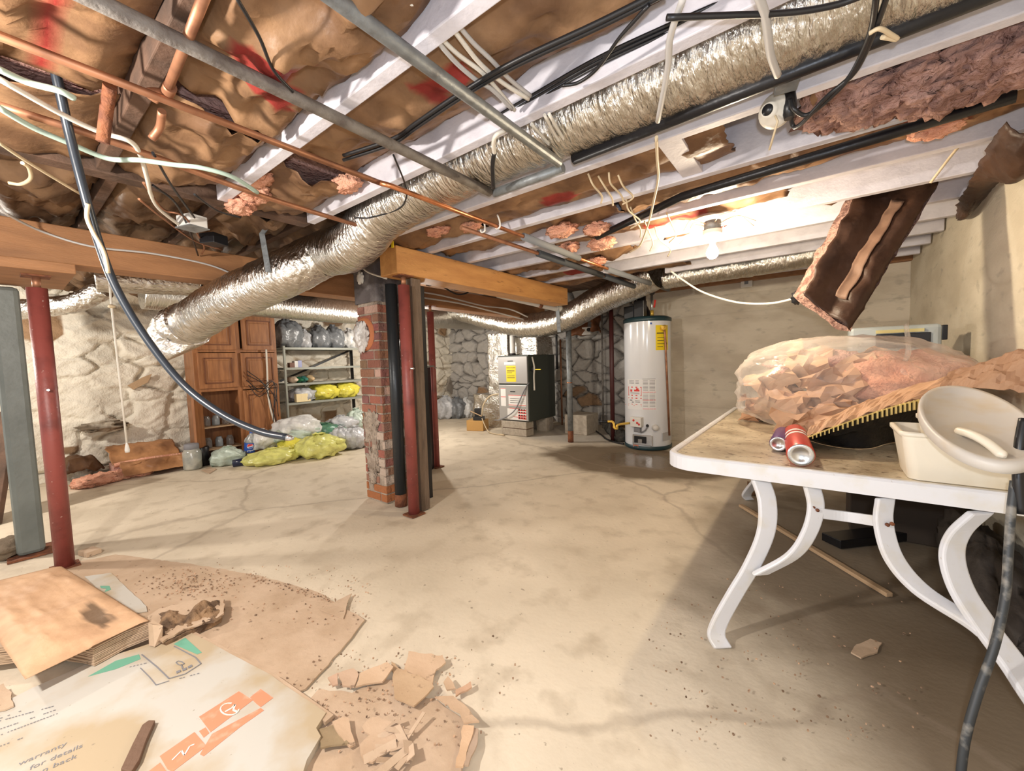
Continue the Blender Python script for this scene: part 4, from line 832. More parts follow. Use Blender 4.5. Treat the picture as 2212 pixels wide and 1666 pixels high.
bag('clear bag holding cream cartons on the lowest shelf', onshelf(643, .64), .17, .20, BAGM, 8, knot=False, ry=.17)
for i, px in enumerate((633, 643, 653)):
    p = onshelf(px, .64, -6.03); solo('carton', MB().box((p.x-.03, p.y-.035, .642), (p.x+.045, p.y+.035, .642+.12)), mat('cream_carton', (.80, .66, .38), .6), 'cream carton on the lowest shelf, %s of three' % ['left', 'middle', 'right'][i], 'carton', 'cream cartons', bevel=.004)
p = onshelf(690, .64); lg = MB().box((p.x+.185, p.y-.03, .73), (p.x+.20, p.y+.03, .80)); bag('yellow bag with red print on the lowest shelf', p, .185, .24, BAGY, 9, knot=False, ry=.19, logo=(lg, INKR))
bag('plain bright yellow bag at the right of the lowest shelf', onshelf(738, .64), .18, .25, BAGY, 10, knot=False, ry=.18)
# floor pile
def fz(px, py, z=0): q = Z(px, py, 0); return V((q.x, q.y, z))
P = [('lime yellow bag lying flat at the front of the pile', (588, 1004), .20, .17, BAGYL, .27),
     ('yellow tied bag in the middle of the floor pile', (640, 985), .19, .26, BAGY, None),
     ('largest yellow bag with red print on the floor pile', (692, 990), .25, .28, BAGYL, None),
     ('grey tied bag right of the yellow bags', (738, 972), .15, .30, BAGM, None),
     ('pale grey bag against the chimney edge on the floor', (768, 970), .17, .29, BAGM, None),
     ('pale clear bag of bottles under the cabinet opening', (492, 1006), .15, .21, BAGGR, .16),
     ('white bag behind the bottle with the blue label', (566, 968), .16, .24, BAGW, None),
     ('white bag tucked behind the yellow tied bag', (598, 962), .15, .22, BAGW, None),
     ('wide white-green bag below the puffy white bag', (634, 950), .25, .20, BAGGR, .30),
     ('dark green bottle bag behind the yellow bags', (700, 945), .26, .20, BAGN, .24),
     ('pale green tied bag leaning at the chimney edge', (772, 930), .16, .34, BAGGR, None)]
for i, (lab, p, r, h, m, ry) in enumerate(P):
    b0 = fz(*p); xc = max(b0.x-r*.6, (-5.93 if b0.y > 2.4 else -5.9)+r*1.1); b0 = XP(p[0], p[1], xc); b0.z = max(b0.z, 0); bag(lab, b0, r, h, m, 20+i, ry=ry)
lg = MB()
b0 = V((-5.72, 2.62, .17)); bag('puffy white bag on top of the floor pile before the shelf', V((-5.66, 2.50, .17)), .23, .31, BAGW, 41, knot=False, ry=.27)
bag('grey printed bag on top of the pile below the shelf', (-5.72, 3.18, .18), .19, .22, BAGM, 42, ry=.2)
bag('white bag at the top right of the pile beside the chimney', (-5.74, 3.62, .14), .17, .32, BAGW, 43)
# green carton with red star
t = thing('beer_carton', 'green carton with a red star on top of the bag pile', 'carton', (-5.66, 2.95, .22))
part('carton_body', MB().box((-5.80, 2.86, .22), (-5.62, 3.06, .30)), mat('green_carton', (.02, .22, .07), .5), t, bevel=.004)
st = MB(); c = V((-5.617, 3.05, .265)); st.poly([c+V((0, cos(pi/2+k*pi/5)*(.055 if k % 2 == 0 else .024), sin(pi/2+k*pi/5)*(.055 if k % 2 == 0 else .024))) for k in range(10)], (.003, 0, 0)); part('red_star', st, INKR, t)
# bottle with blue label
c = fz(540, 994, 0); t = thing('soda_bottle', 'clear soda bottle with a blue round-logo label in the floor pile', 'bottle', c)
ax = V((.12, .1, 1)).normalized(); o = c+V((-.03, 0, .02))
part('bottle_body', MB().lathe(o, [(0, 0), (.055, .005), (.06, .03), (.06, .20), (.045, .26), (.018, .31), (.016, .335), (0, .335)], 24, ax), CLEAR, t)
part('bottle_label', MB().lathe(o, [(.062, .085), (.0625, .09), (.0625, .20), (.062, .205)], 24, ax), INKB, t, 'deep blue label')
vd = (CAM-o).normalized(); fx = vd; sx = V((0, 0, 1)).cross(fx).normalized(); cc = o+ax*.165+V((fx.x, fx.y, 0)).normalized()*.066; sy = fx.cross(sx)
def halfdisc(a0, a1, r, off): 
    pts = [cc+sx*r*cos(a0+(a1-a0)*k/14)+sy*r*sin(a0+(a1-a0)*k/14)+fx*off for k in range(15)]; return MB().poly(pts, fx*.001)
part('white_disc', halfdisc(0, 2*pi*14/15, .034, 0), LABELW, t); part('red_half', halfdisc(.2, pi+.2, .031, .0015), INKR, t); part('blue_half', halfdisc(pi+.55, 2*pi-.15, .031, .0015), INKB, t)
tm = text_mb('pepsi', .032, cc-sx*.036-sy*.062+fx*.002, sx, sy); part('printed_text', tm, LABELW, t)
part('bottle_cap', MB().lathe(o, [(.019, .325), (.019, .345), (0, .345)], 16, ax), INKB, t)
for i, (px, py, m, lab) in enumerate([(478, 1005, GLASSG, 'green bottle lying at the cabinet foot'), (524, 1006, mat('navy_bottle', (.015, .02, .05), .2), 'dark blue bottle lying left of the lime bag'), (560, 992, CLEAR, 'clear bottle lying behind the lime bag'), (488, 940, CLEAR, 'clear bottle standing in the cabinet opening')]):
    c = fz(px, py, .045); c.x = max(c.x, -5.85); solo('plastic_bottle', MB().lathe(c, [(0, -.10), (.042, -.095), (.045, 0), (.045, .06), (.018, .11), (.016, .13), (0, .13)], 18, (.3, .9, .05)), m, lab, 'bottle', 'loose bottles by the cabinet')
c = fz(420, 1014); t = thing('glass_jar', 'large grey glass jar standing left of the cabinet', 'jar', c)
part('jar_body', MB().lathe(c+V((-.05, 0, 0)), [(0, .0), (.085, .0), (.09, .02), (.09, .20), (.06, .25), (0, .25)], 24), mat('dusty_glass', (.30, .31, .28), .2, var=((.45, .44, .38), 10, .4, .6), spec=.7), t)
part('jar_lid', MB().lathe(c+V((-.05, 0, 0)), [(.068, .235), (.072, .24), (.072, .29), (.06, .30), (0, .30)], 24), GREYINK, t)
c = fz(446, 1008); solo('paint_can', MB().lathe(c+V((-.12, .0, 0)), [(0, 0), (.07, 0), (.07, .22), (.066, .225), (0, .215)], 20), BLACKPL, 'black can between the glass jar and cabinet', 'can')
m = MB(); c = XP(400, 970, -6.2); m.blob((c.x, c.y, .12), (.12, .10, .12), .3, 2, 7, flat=-.12); solo('stone', m, mat('grey_stone', (.45, .42, .36), .9, bump=(30, .6)), 'grey stone on the floor against the left wall by the jar', 'stone')
c = Z(450, 1017, .004); solo('cardboard_scrap', MB().poly([Z(435, 1017, .002), Z(452, 1024, .002), Z(468, 1014, .002), Z(452, 1010, .002)], (0, 0, .006)), CARD, 'small tan cardboard scrap in front of the glass jar', 'scrap', attr=True)
# bags along the far stone wall
for i, (px, py, r, h, m, lab) in enumerate([(962, 903, .24, .45, BAGM, 'grey bag by the far stone wall, behind the thin red post'), (988, 903, .18, .42, BAGG, 'dark grey bag in the middle of the far bag row'), (1008, 901, .15, .40, BAGW, 'white bag at the right end of the far bag row')]):
    b0 = fz(px, py); bag(lab, V((max(b0.x, -6.42+r*1.1), b0.y, 0)), r, h, m, 60+i)
# ================================================================== FURNACE
fu = thing('furnace', 'grey gas furnace with yellow tag standing on concrete blocks', 'furnace', (-3.72, 5.25, .22))
FX0, FX1, FY0, FY1, FZ0, FZ1 = -4.00, -3.42, 4.87, 5.62, .225, 1.235
part('cabinet_body', MB().box((FX0, FY0, FZ0), (FX1, FY1, FZ1)), FURNS, fu, bevel=.006)
FZM = .79
def front(n, x0, x1, z0, z1, m, d=.02, lab=None, bv=.006): return part(n, MB().box((x0, FY0-d, z0), (x1, FY0-d+.02 if d > .02 else FY0, z1)), m, fu, lab, bevel=bv)
dr = front('upper_door', FX0+.01, FX1-.01, FZM+.012, FZ1-.02, FURNG); dl = front('lower_door', FX0+.01, FX1-.01, FZ0+.01, FZM-.012, FURNG)
FXW = FX1-FX0
def fl_(n, u0, u1, v0, v1, m, y=FY0-.0215): return part(n, MB().box((FX0+FXW*u0, y, FZ0+(FZ1-FZ0)*v0), (FX0+FXW*u1, y+.0025, FZ0+(FZ1-FZ0)*v1)), m, dr if v0 > .57 else dl)
fl_('door_handle', .36, .53, .91, .92, BLACKPL, FY0-.026); fl_('door_handle', .42, .58, .445, .456, BLACKPL, FY0-.026)
fl_('brand_plate', .24, .62, .86, .90, LABELW); fl_('energy_tag', .30, .62, .60, .845, LABELY)
tx = text_mb('ENERGYGUIDE', .026, (FX0+FXW*.31, FY0-.0225, FZ0+(FZ1-FZ0)*.805), (1, 0, 0), (0, 0, 1)); part('printed_text', tx, INKK, dr)
k = MB()
for v in (.77, .755, .735, .695, .67, .655): k.box((FX0+FXW*.33, FY0-.0228, FZ0+(FZ1-FZ0)*v), (FX0+FXW*(.58 if v != .735 else .5), FY0-.0218, FZ0+(FZ1-FZ0)*v+.006))
part('printed_lines', k, INKK, dr)
fl_('warning_label', .09, .26, .22, .50, LABELW); fl_('warning_label', .35, .92, .23, .40, LABELW); fl_('warning_label', .30, .92, .02, .19, LABELW)
k = MB()
for (u0, u1, v) in ((.09, .26, .49), (.09, .26, .36), (.35, .92, .39), (.35, .92, .24), (.38, .70, .19), (.5, .92, .06)): k.box((FX0+FXW*u0, FY0-.0228, FZ0+(FZ1-FZ0)*v), (FX0+FXW*u1, FY0-.0218, FZ0+(FZ1-FZ0)*v+.008))
for v in (.16, .12, .075, .035): k.box((FX0+FXW*.66, FY0-.0228, FZ0+(FZ1-FZ0)*v), (FX0+FXW*.92, FY0-.0218, FZ0+(FZ1-FZ0)*v+.022))
part('red_print', k, INKR, dl)
k = MB()
for v in (.165, .125, .08, .04):
    for q in range(3): k.lathe((FX0+FXW*(.70+.08*q), FY0-.0232, FZ0+(FZ1-FZ0)*v+.012), [(0, .001), (.012, .001), (.012, -.001)], 12, (0, -1, 0))
for v in (.34, .31, .28): k.box((FX0+FXW*.40, FY0-.0228, FZ0+(FZ1-FZ0)*v), (FX0+FXW*.88, FY0-.0218, FZ0+(FZ1-FZ0)*v+.005))
part('printed_symbols', k, INKK, dl)
part('vent_elbow', MB().tube(sm([(-3.84, 5.05, FZ1), (-3.84, 5.05, 1.36), (-3.86, 5.08, 1.55)], 6), .045, 18), WPLAS, fu); part('vent_collar', MB().tube([(-3.84, 5.05, FZ1), (-3.84, 5.05, 1.27)], .055, 18), BLACKPL, fu)
pm = foilbox((-3.95, 5.15, FZ1+.002), (-3.45, 5.6, 1.52), 5); part('plenum', pm, FOILM, fu)
part('gas_valve', MB().box((FX1, 4.93, .99), (FX1+.05, 5.0, 1.05)), BLACKPL, fu, bevel=.004); part('valve_lever', MB().box((FX1+.05, 4.94, 1.005), (FX1+.17, 4.955, 1.02)), LABELY, fu, 'yellow valve handle')
part('condensate_tube', MB().tube(sm([(FX1+.02, 4.95, 1.2), (FX1+.06, 4.94, 1.05), (FX1+.05, 4.94, .9), (FX1+.06, 4.93, .7)], 5), .013, 8), WCABLE, fu)
part('power_cord', MB().tube(sm([(FX1+.0, 4.88, .82), (FX1-.06, 4.83, .70), (FX1-.22, 4.82, .42), (FX1-.38, 4.82, .30), (FX0+.02, 4.84, .225), (FX0-.1, 4.86, .21)], 6), .009, 8), GREYINK, fu)
solo('gas_pipe', MB().tube(sm([(FX1+.12, 5.5, 1.0), (FX1+.12, 5.5, 1.5), (FX1+.12, 5.5, 1.95)], 2), .017, 10), BLACKPIPE, 'thin black gas pipe rising behind the furnace valve', 'pipe')
for i, (z0, z1) in enumerate(((0, .105), (.115, .22))):
    solo('concrete_block', MB().box((-3.94, 4.83, z0), (-3.46, 5.03, z1), .0), CONC_BLOCK, 'tan concrete block under the furnace front, %s one' % ['lower', 'upper'][i], 'block', 'furnace blocks', bevel=.008)
solo('wood_shim', MB().box((-3.93, 4.85, .1052), (-3.47, 5.02, .1148)), CABDARK, 'thin wood shim between the two front concrete blocks', 'wood')
for i, x in enumerate((-3.86, -3.52)): solo('concrete_block', MB().box((x-.11, 5.36, 0), (x+.08, 5.58, .222)), CONC_BLOCK, 'pale block under the back of the furnace, %s one' % ['left', 'right'][i], 'block', 'furnace blocks', bevel=.008)
solo('concrete_pad', MB().box((-3.1, 5.35, 0), (-2.72, 5.75, .30)), CONC_BLOCK, 'low pale concrete block behind the furnace near the pole', 'block', bevel=.01)
c = Z(1022, 931, 0); t = thing('condensate_pump', 'black pump on a small tan box on the floor left of furnace', 'pump', (c.x, c.y, .2))
solo('cardboard_box', MB().box((c.x-.16, c.y, 0), (c.x+.14, c.y+.26, .175), .35), mat('tan_box', (.52, .30, .10), .75), 'small tan cardboard box on the floor left of the furnace', 'box', bevel=.004)
part('pump_body', MB().box((c.x-.02, c.y+.02, .178), (c.x+.14, c.y+.16, .24), .35), BLACKPL, t, bevel=.004); part('pump_motor', MB().box((c.x-.02, c.y+.06, .24), (c.x+.08, c.y+.15, .37), .35), BLACKPL, t, bevel=.004)
part('pump_stick', MB().bar((c.x-.04, c.y+.0, .33), (c.x+.16, c.y+.05, .25), .012, .012), PALEWOOD, t)
cable('drain_hose', 'thin tan drain hose arching from pump to foil box', [(c.x+.12, c.y+.1, .25), (c.x+.14, c.y+.12, .42), (c.x+.26, c.y+.16, .58), (c.x+.48, c.y+.2, .62), (c.x+.62, c.y+.2, .63)], .012, TCABLE)
cable('grey_cable', 'dark cord lying on the floor between pump and furnace', [(c.x+.15, c.y+.06, .22), (c.x+.3, c.y, .06), (c.x+.45, c.y-.06, .012), (c.x+.75, c.y-.1, .012), (-3.95, 4.78, .012)], .008, TCABLE)
t = thing('wall_switch', 'white wall thermostat with black knob above the furnace', 'switch', (-3.1, 6.2, 1.60)); part('switch_body', MB().box((-3.25, 6.1, 1.55), (-3.0, 6.18, 1.68)), WPLAS, t, bevel=.01); part('knob', MB().lathe((-3.02, 6.09, 1.63), [(0, .03), (.03, .03), (.03, 0)], 14, (0, -1, 0)), BLACKPL, t)
# pink batts over the back stone wall
for i, (px, py, r) in enumerate([(1248, 700, .17), (1286, 690, .15)]):
    c = YP(px, py, 6.15); m = MB(); crumple(m, c, .34, .42, .02, .4+i, 50+i, .07, 16, pi/2-.2, (.95, .7, .6)); solo('insulation_batt', m, KRAFT, 'reddish kraft flap hanging above the dark stone wall, %s one' % ['left', 'right'][i], 'insulation', 'kraft flaps over back wall', attr=True, solid=.01, weld=False)
# ================================================================== WATER HEATER
WX, WY, WR = -1.72, 5.09, .283; WB, WT = .03, 1.60
wh = thing('water_heater', 'tall white gas water heater with yellow energy tag in the corner', 'water heater', (WX, WY, 0))
part('tank', MB().lathe((WX, WY, 0), [(WR-.004, WB+.02), (WR, WB+.03), (WR, WT-.01)], 64), ENAMEL, wh)
part('bottom_rim', MB().lathe((WX, WY, 0), [(0, .0), (WR-.01, .0), (WR+.006, .012), (WR+.006, .05), (WR, .052)], 64), TEAL, wh, 'dark teal bottom rim')
part('top_cap', MB().lathe((WX, WY, 0), [(WR+.001, WT-.02), (WR+.008, WT-.015), (WR+.008, WT+.025), (WR-.03, WT+.045), (0, WT+.05)], 64), TEAL, wh, 'dark teal top cap')
TH0 = atan2(-WY, -WX)
def wang(px): return TH0+asin(max(-.98, min(.98, (px-1379)/49.0)))
def wz(y): return (966-y)*(WT-.0)/(966-683)
def patch(n, px0, px1, py0, py1, m, r=WR+.0015, lab=None):
    a0, a1 = wang(px0), wang(px1); z0, z1 = wz(py1), wz(py0); N = max(3, int(abs(a1-a0)*18)); mb = MB()
    mb.grid(lambda u, v: (WX+cos(a0+(a1-a0)*u)*r, WY+sin(a0+(a1-a0)*u)*r, z0+(z1-z0)*v), N, 1); return part(n, mb, m, wh, lab)
def patches(n, rects, m, r=WR+.0026, par=None):
    mb = MB()
    for (px0, px1, py0, py1) in rects:
        a0, a1 = wang(px0), wang(px1); z0, z1 = wz(py1), wz(py0); N = 3
        mb.grid(lambda u, v: (WX+cos(a0+(a1-a0)*u)*r, WY+sin(a0+(a1-a0)*u)*r, z0+(z1-z0)*v), N, 1)
    return part(n, mb, m, par or wh)
etag = patch('energy_tag', 1396, 1420, 696, 749, LABELY, lab='yellow energy tag')
patches('tag_print', [(1398, 1416, 712, 714), (1399, 1417, 722, 723), (1399, 1412, 728, 729), (1399, 1417, 735, 736), (1399, 1410, 741, 742), (1414, 1418, 733, 737)], INKK, par=etag)
a = wang(1399); tx = text_mb('ENERGYGUIDE', .03, (WX+cos(wang(1402))*(WR+.006)-.06, WY+sin(wang(1402))*(WR+.006)-.01, wz(711)), (cos(wang(1408)+pi/2), sin(wang(1408)+pi/2), 0), (0, 0, 1)); part('printed_text', tx, INKK, etag)
patch('blue_sticker', 1385, 1389, 690, 694, INKB)
wlab = patch('warning_label', 1338, 1396, 811, 877, mat('heater_label', (.82, .82, .83), .5))
patches('red_print', [(1340, 1367, 827, 829), (1340, 1367, 845, 847), (1340, 1341, 827, 847), (1366, 1367, 827, 847), (1340, 1367, 851, 853), (1340, 1367, 865, 866), (1332, 1367, 868, 869), (1369, 1395, 838, 839), (1369, 1395, 855, 856), (1369, 1395, 874, 875), (1352, 1363, 833, 837), (1356, 1361, 830, 834), (1344, 1348, 833, 838)], INKR, par=wlab)
rc = []
for y in range(813, 836, 3): rc += [(1370, 1380, y, y+1), (1383, 1394, y, y+1)]
for y in range(842, 872, 3): rc += [(1370, 1380, y, y+.8), (1383, 1394, y, y+.8)]
for y in (813, 816, 819): rc += [(1342, 1352, y, y+1), (1355, 1362, y, y+1)]
rc += [(1344, 1363, 840, 841), (1344, 1363, 842.5, 843.2), (1343, 1348, 856, 858), (1347, 1351, 860, 862), (1354, 1364, 857, 858), (1354, 1364, 860, 861), (1369, 1395, 809.5, 810.5)]
patches('fine_print', rc, GREYINK, par=wlab)
def wp(px, py, r): a = wang(px); return V((WX+cos(a)*r, WY+sin(a)*r, wz(py)))
def outd(px): a = wang(px); return V((cos(a), sin(a), 0))
def tang(px): a = wang(px); return V((-sin(a), cos(a), 0))
def wbox(n, px, py, wd, h, d, m, lab=None, bv=.006):
    c = wp(px, py, WR); o, t2, u = outd(px), tang(px), V((0, 0, 1)); q = [c-t2*wd/2-u*h/2-o*.01, c+t2*wd/2-u*h/2-o*.01, c+t2*wd/2-u*h/2+o*d, c-t2*wd/2-u*h/2+o*d]
    return part(n, MB().hexa(q+[p+u*h for p in q]), m, wh, lab, bevel=bv)
gctl = wbox('gas_control', 1359, 903, .14, .12, .07, WPLAS); wbox('control_base', 1360, 920, .08, .06, .05, GREYINK)
m = MB()
for (px, py) in ((1356, 899), (1362, 904), (1365, 907)): m.lathe(wp(px, py, WR+.07), [(0, .006), (.014, .004), (.014, 0)], 12, outd(1359))
part('control_knob', m, INKR, gctl, 'red knob dots')
wbox('burner_frame', 1368, 943, .24, .13, .012, CHROME); wbox('burner_opening', 1364, 942, .15, .085, .02, BLACKPL, bv=.003); wbox('burner_window', 1364, 945, .05, .05, .026, CHROME, bv=.003); wbox('orange_sticker', 1354, 958, .07, .035, .004, INKO, bv=0)
wbox('vent_grille', 1417, 936, .16, .10, .004, mat('grille_grey', (.5, .5, .5), .5), bv=0)
part('drain_valve', MB().lathe(wp(1393, 915, WR), [(0, .05), (.03, .05), (.034, .03), (.04, 0)], 18, outd(1393)), WPLAS, wh)
part('igniter_cap', MB().lathe(wp(1378, 911, WR), [(0, .025), (.016, .025), (.018, 0)], 14, outd(1378)), BLACKPL, wh); part('igniter_wire', MB().tube(sm([wp(1378, 913, WR+.02), wp(1374, 920, WR+.04), wp(1366, 926, WR+.03)], 5), .008, 8), GREYINK, wh)
rv = [wp(1407, 702, WR+.05), wp(1408, 715, WR+.06), wp(1411, 800, WR+.055), wp(1416, 933, WR+.045)]
part('discharge_pipe', MB().tube(rv, .0125, 12), OLDCOPPER, wh, 'dark copper discharge pipe'); part('relief_valve', MB().tube(sm([wp(1407, 704, WR), wp(1407, 704, WR+.06), wp(1407, 700, WR+.07), wp(1402, 702, WR+.08)], 4), .02, 12), BRASS, wh)
hz = WT+.05
part('draft_hood', MB().lathe((WX-.06, WY-.02, hz), [(.13, 0), (.12, .05), (.07, .14), (.055, .17), (.055, .36)], 28), BLACKPL, wh)
for i, (dx, dy) in enumerate(((-.17, -.14), (-.02, -.2))): part('blower_part', MB().box((WX+dx-.06, WY+dy-.05, hz-.02), (WX+dx+.07, WY+dy+.06, hz+.14+.05*i)), BLACKPL, wh, bevel=.01)
for i, x in enumerate((-.12, .09)): part('pipe_nipple', MB().tube([(WX+x, WY-.08, hz-.01), (WX+x, WY-.08, 1.935)], .014, 12), BLACKPL if i == 0 else CHROME, wh)
part('valve_handle', MB().tube([(WX+.13, WY-.12, hz+.10), (WX+.145, WY-.12, hz+.19)], .012, 8), INKR, wh, 'red valve handle'); part('brass_union', MB().tube([(WX+.09, WY-.08, hz), (WX+.09, WY-.08, hz+.07)], .022, 10), BRASS, wh)
g = wp(1333, 912, WR)
t = thing('gas_connector', 'yellow flexible gas connector looping at the left of the water heater', 'hose', g+V((-.1, 0, -.1)))
p = [DP(1313, 911, 5.0), DP(1322, 911, 4.98), DP(1326, 916, 4.96), DP(1327, 924, 4.95), DP(1333, 926, 4.93), DP(1335, 918, 4.93), wp(1341, 909, WR-.004)]
part('flex_line', MB().tube(sm(p, 5), .015, 10, wob=lambda L, a: 1+.08*sin(L*500)), BRASS, t); part('pipe_end', MB().tube([DP(1295, 911, 5.05), DP(1314, 911, 5.0)], .014, 10), BLACKPIPE, t)
p = Z(1326, 962, 0); solo('vertical_pipe', MB().tube([(p.x-.12, p.y+.25, 0), (p.x-.12, p.y+.25, 1.98)], .03, 12), mat('dark_red_pipe', (.06, .012, .012), .5), 'dark red vertical pipe directly behind the water heater', 'pipe')
for i, (px, top) in enumerate(((1303, 1.95), (1214, 1.5))):
    p = YP(px, 900, 6.05); solo('vertical_pipe', MB().tube([(p.x, p.y, .0 if i else .0), (p.x, p.y, top)], .016, 10), OLDCOPPER if i else DULLPIPE, ['thin grey pipe running down the dark stone wall', 'thin brown pipe on the stone wall beside the grey pole'][i], 'pipe')
p = Z(1290, 940, .0)
for i in range(5):
    m = MB(); m.blob((p.x+.1+.16*i*.6, p.y+.3-.14*i, .06), (.11, .09, .085), .4, 3, i, 16, 12, -.06)
    solo('rubble_stone', m, mat('dark_rubble', (.07, .065, .055), .95, bump=(30, .7)), 'dark rubble stone on the floor left of the water heater', 'stone', 'dark rubble stones')
cable('black_cable', 'black cord lying from the stone wall base to the heater', [(-2.75, 5.7, .02), (-2.5, 5.4, .015), (-2.35, 5.2, .015), (-2.15, 5.05, .015), (-2.0, 4.98, .02)], .012, BCABLE)
# ================================================================== TABLE
TX0, TX1, TY0, TY1, TZ = -.545, .705, 1.80, 3.80, .715
tb = thing('patio_table', 'white framed patio table with dirty top and curved legs at right', 'table', (.08, 2.8, 0))
def rrect(x0, x1, y0, y1, r, n=8):
    pts = []
    for (cx, cy, a0) in ((x1-r, y1-r, 0), (x0+r, y1-r, pi/2), (x0+r, y0+r, pi), (x1-r, y0+r, 1.5*pi)):
        pts += [(cx+r*cos(a0+pi/2*k/n), cy+r*sin(a0+pi/2*k/n)) for k in range(n+1)]
    return pts
o_, i_ = rrect(TX0, TX1, TY0, TY1, .13), rrect(TX0+.03, TX1-.03, TY0+.03, TY1-.03, .10)
n = len(o_); prof = [(0, TZ-.062), (0, TZ-.008), (.2, TZ), (.8, TZ), (1, TZ-.006), (1, TZ-.062)]
rm = MB(); vs = [V((o_[k][0]+(i_[k][0]-o_[k][0])*t, o_[k][1]+(i_[k][1]-o_[k][1])*t, z)) for k in range(n) for t, z in prof]; q = len(prof)
rm.add(vs, [(k*q+j, ((k+1) % n)*q+j, ((k+1) % n)*q+(j+1) % q, k*q+(j+1) % q) for k in range(n) for j in range(q)], False)
part('rim', rm, TABWHITE, tb)
part('top_panel', MB().poly([V((x, y, TZ-.026)) for x, y in rrect(TX0+.029, TX1-.029, TY0+.029, TY1-.029, .10)], (0, 0, .012)), TABTOP, tb, 'dirty sand-coloured glass top')
TT = TZ-.0135
def lp(px, py): return YP(px, py, 1.86-(py-1035)/365*.19)
L1 = [lp(1640, 1030), lp(1657, 1085), lp(1654, 1150), lp(1625, 1220), lp(1588, 1282), lp(1556, 1340), lp(1547, 1372), lp(1562, 1402)]
B1 = [lp(1752, 1045), lp(1762, 1095), lp(1748, 1150), lp(1712, 1200), lp(1640, 1240)]
B2 = [lp(1912, 1075), lp(1908, 1130), lp(1930, 1205), lp(1990, 1275), lp(2100, 1345), lp(2140, 1375)]
L2 = [lp(2120, 1105), lp(2072, 1150), lp(2056, 1200), lp(2075, 1270), lp(2125, 1350), lp(2185, 1430), lp(2245, 1520), V((.585, 1.67, .0))]
L1[-1].z = .0
wd = (.80, .58, .05)
def legset(f, sfx):
    for pts in (L1, L2): part('leg', MB().strip(sm([f(p) for p in pts], 7), .068, .022, wd), TABWHITE, tb, bevel=.006)
    for pts in (B1, B2): part('leg_brace', MB().strip(sm([f(p) for p in pts], 7), .058, .02, wd), TABWHITE, tb, bevel=.006)
    a, b2 = f(lp(1764, 1108)), f(lp(1908, 1128)); m = (a+b2)/2+V((0, .05, -.015))
    part('stretcher', MB().strip(sm([a, m, b2], 8), .038, .012, (0, 0, 1)), TABWHITE, tb, bevel=.003)
    k = MB()
    for (px, py) in ((1757, 1094), (1766, 1100), (1916, 1131), (1926, 1129)): k.lathe(f(lp(px, py))+V((0, -.014, 0)), [(0, .004), (.006, .003), (.006, -.004)], 10, (.3, -.95, 0))
    part('rivet', k, RUST, tb)
legset(lambda p: V(p), 0)
legset(lambda p: V((p.x-.13*(1-p.z/.7)*(1 if p.x < .1 else -.1), 3.42+(1.86-p.y)*.75, p.z)), 1)
for (x, y) in ((TX0+.04, TY0+.1),): part('corner_clip', MB().box((x, y, TZ-.085), (x+.07, y+.05, TZ-.062)), BLACKPL, tb, bevel=.004)
# cans
def can(label, p0, p1, r, m, stripes):
    d = (p1-p0); Lc = d.length; c = thing('drink_can', label, 'can', V((p0.x, p0.y, TT)))
    part('can_body', MB().lathe(p0, [(r*.93, .006), (r, .014), (r, Lc-.02), (r*.8, Lc)], 28, d), m, c)
    part('can_bottom', MB().lathe(p0, [(0, .014), (r*.55, .012), (r*.78, .0), (r*.93, .006)], 28, d), CHROME, c, 'shiny domed metal bottom'); part('can_top', MB().lathe(p0, [(r*.8, Lc), (r*.76, Lc-.003), (0, Lc-.004)], 28, d), CHROME, c)
    if stripes:
        for k in (.50, .64): part('white_stripe', MB().lathe(p0, [(r+.0006, Lc*k), (r+.0006, Lc*(k+.07))], 28, d), LABELW, c)
can('red drink can with two white stripes lying on the table edge', Z(1730, 984, TT+.048), Z(1717, 936, TT+.048), .047, mat('red_can', (.62, .06, .045), .35, .3), True)
can('small purple can lying left of the red can', Z(1681, 960, TT+.037), Z(1692, 936, TT+.037), .036, mat('purple_can', (.13, .05, .20), .35, .3), False)
# tubs and lid
def tub(label, x0, x1, y0, y1, z0, z1, tap, r=.03):
    a = rrect(x0+tap, x1-tap, y0+tap, y1-tap, r); b2 = rrect(x0, x1, y0, y1, r); b3 = rrect(x0-.008, x1+.008, y0-.008, y1+.008, r+.008); bi = rrect(x0+.005, x1-.005, y0+.005, y1-.005, r); ai = rrect(x0+tap+.005, x1-tap-.005, y0+tap+.005, y1-tap-.005, r)
    t = thing('plastic_tub', label, 'tub', ((x0+x1)/2, (y0+y1)/2, z0)); n = len(a)
    def loft(rings): 
        m = MB(); vs = [V((x, y, z)) for rg2, z in rings for x, y in rg2]; m.add(vs, [(i*n+j, i*n+(j+1) % n, (i+1)*n+(j+1) % n, (i+1)*n+j) for i in range(len(rings)-1) for j in range(n)], True); return m
    m = loft([(a, z0), (b2, z1-.014), (b2, z1), (bi, z1), (ai, z0+.006)]); m.add([V((x, y, z0)) for x, y in a], [list(range(n))[::-1]]); m.add([V((x, y, z0+.006)) for x, y in ai], [list(range(n))])
    part('tub_body', m, TUB, t, weld=False); part('tub_rim', loft([(b2, z1-.016), (b3, z1-.014), (b3, z1-.001), (b2, z1+.001)]), TUB, t)
    return t
tub('cream rectangular plastic tub at the front right of the table', .235, .66, 1.875, 2.13, TT+.001, .868, .022)
tub('smaller white tub standing inside the cream tub under the lid', .30, .60, 1.94, 2.09, TT+.012, .912, .018)
A, B = DP(1995, 856, 1.44), DP(2250, 985, 1.04); T, Bo = DP(2150, 838, 1.40), DP(2062, 942, 1.17)
cL = (A+B)/2; ax1 = (B-A)/2; ax2 = (T-Bo)/2; nn = ax1.cross(ax2).normalized()
if nn.dot(CAM-cL) < 0: nn = -nn
lid = thing('oval_lid', 'white oval plastic lid leaning on the tubs at the right edge', 'lid', cL)
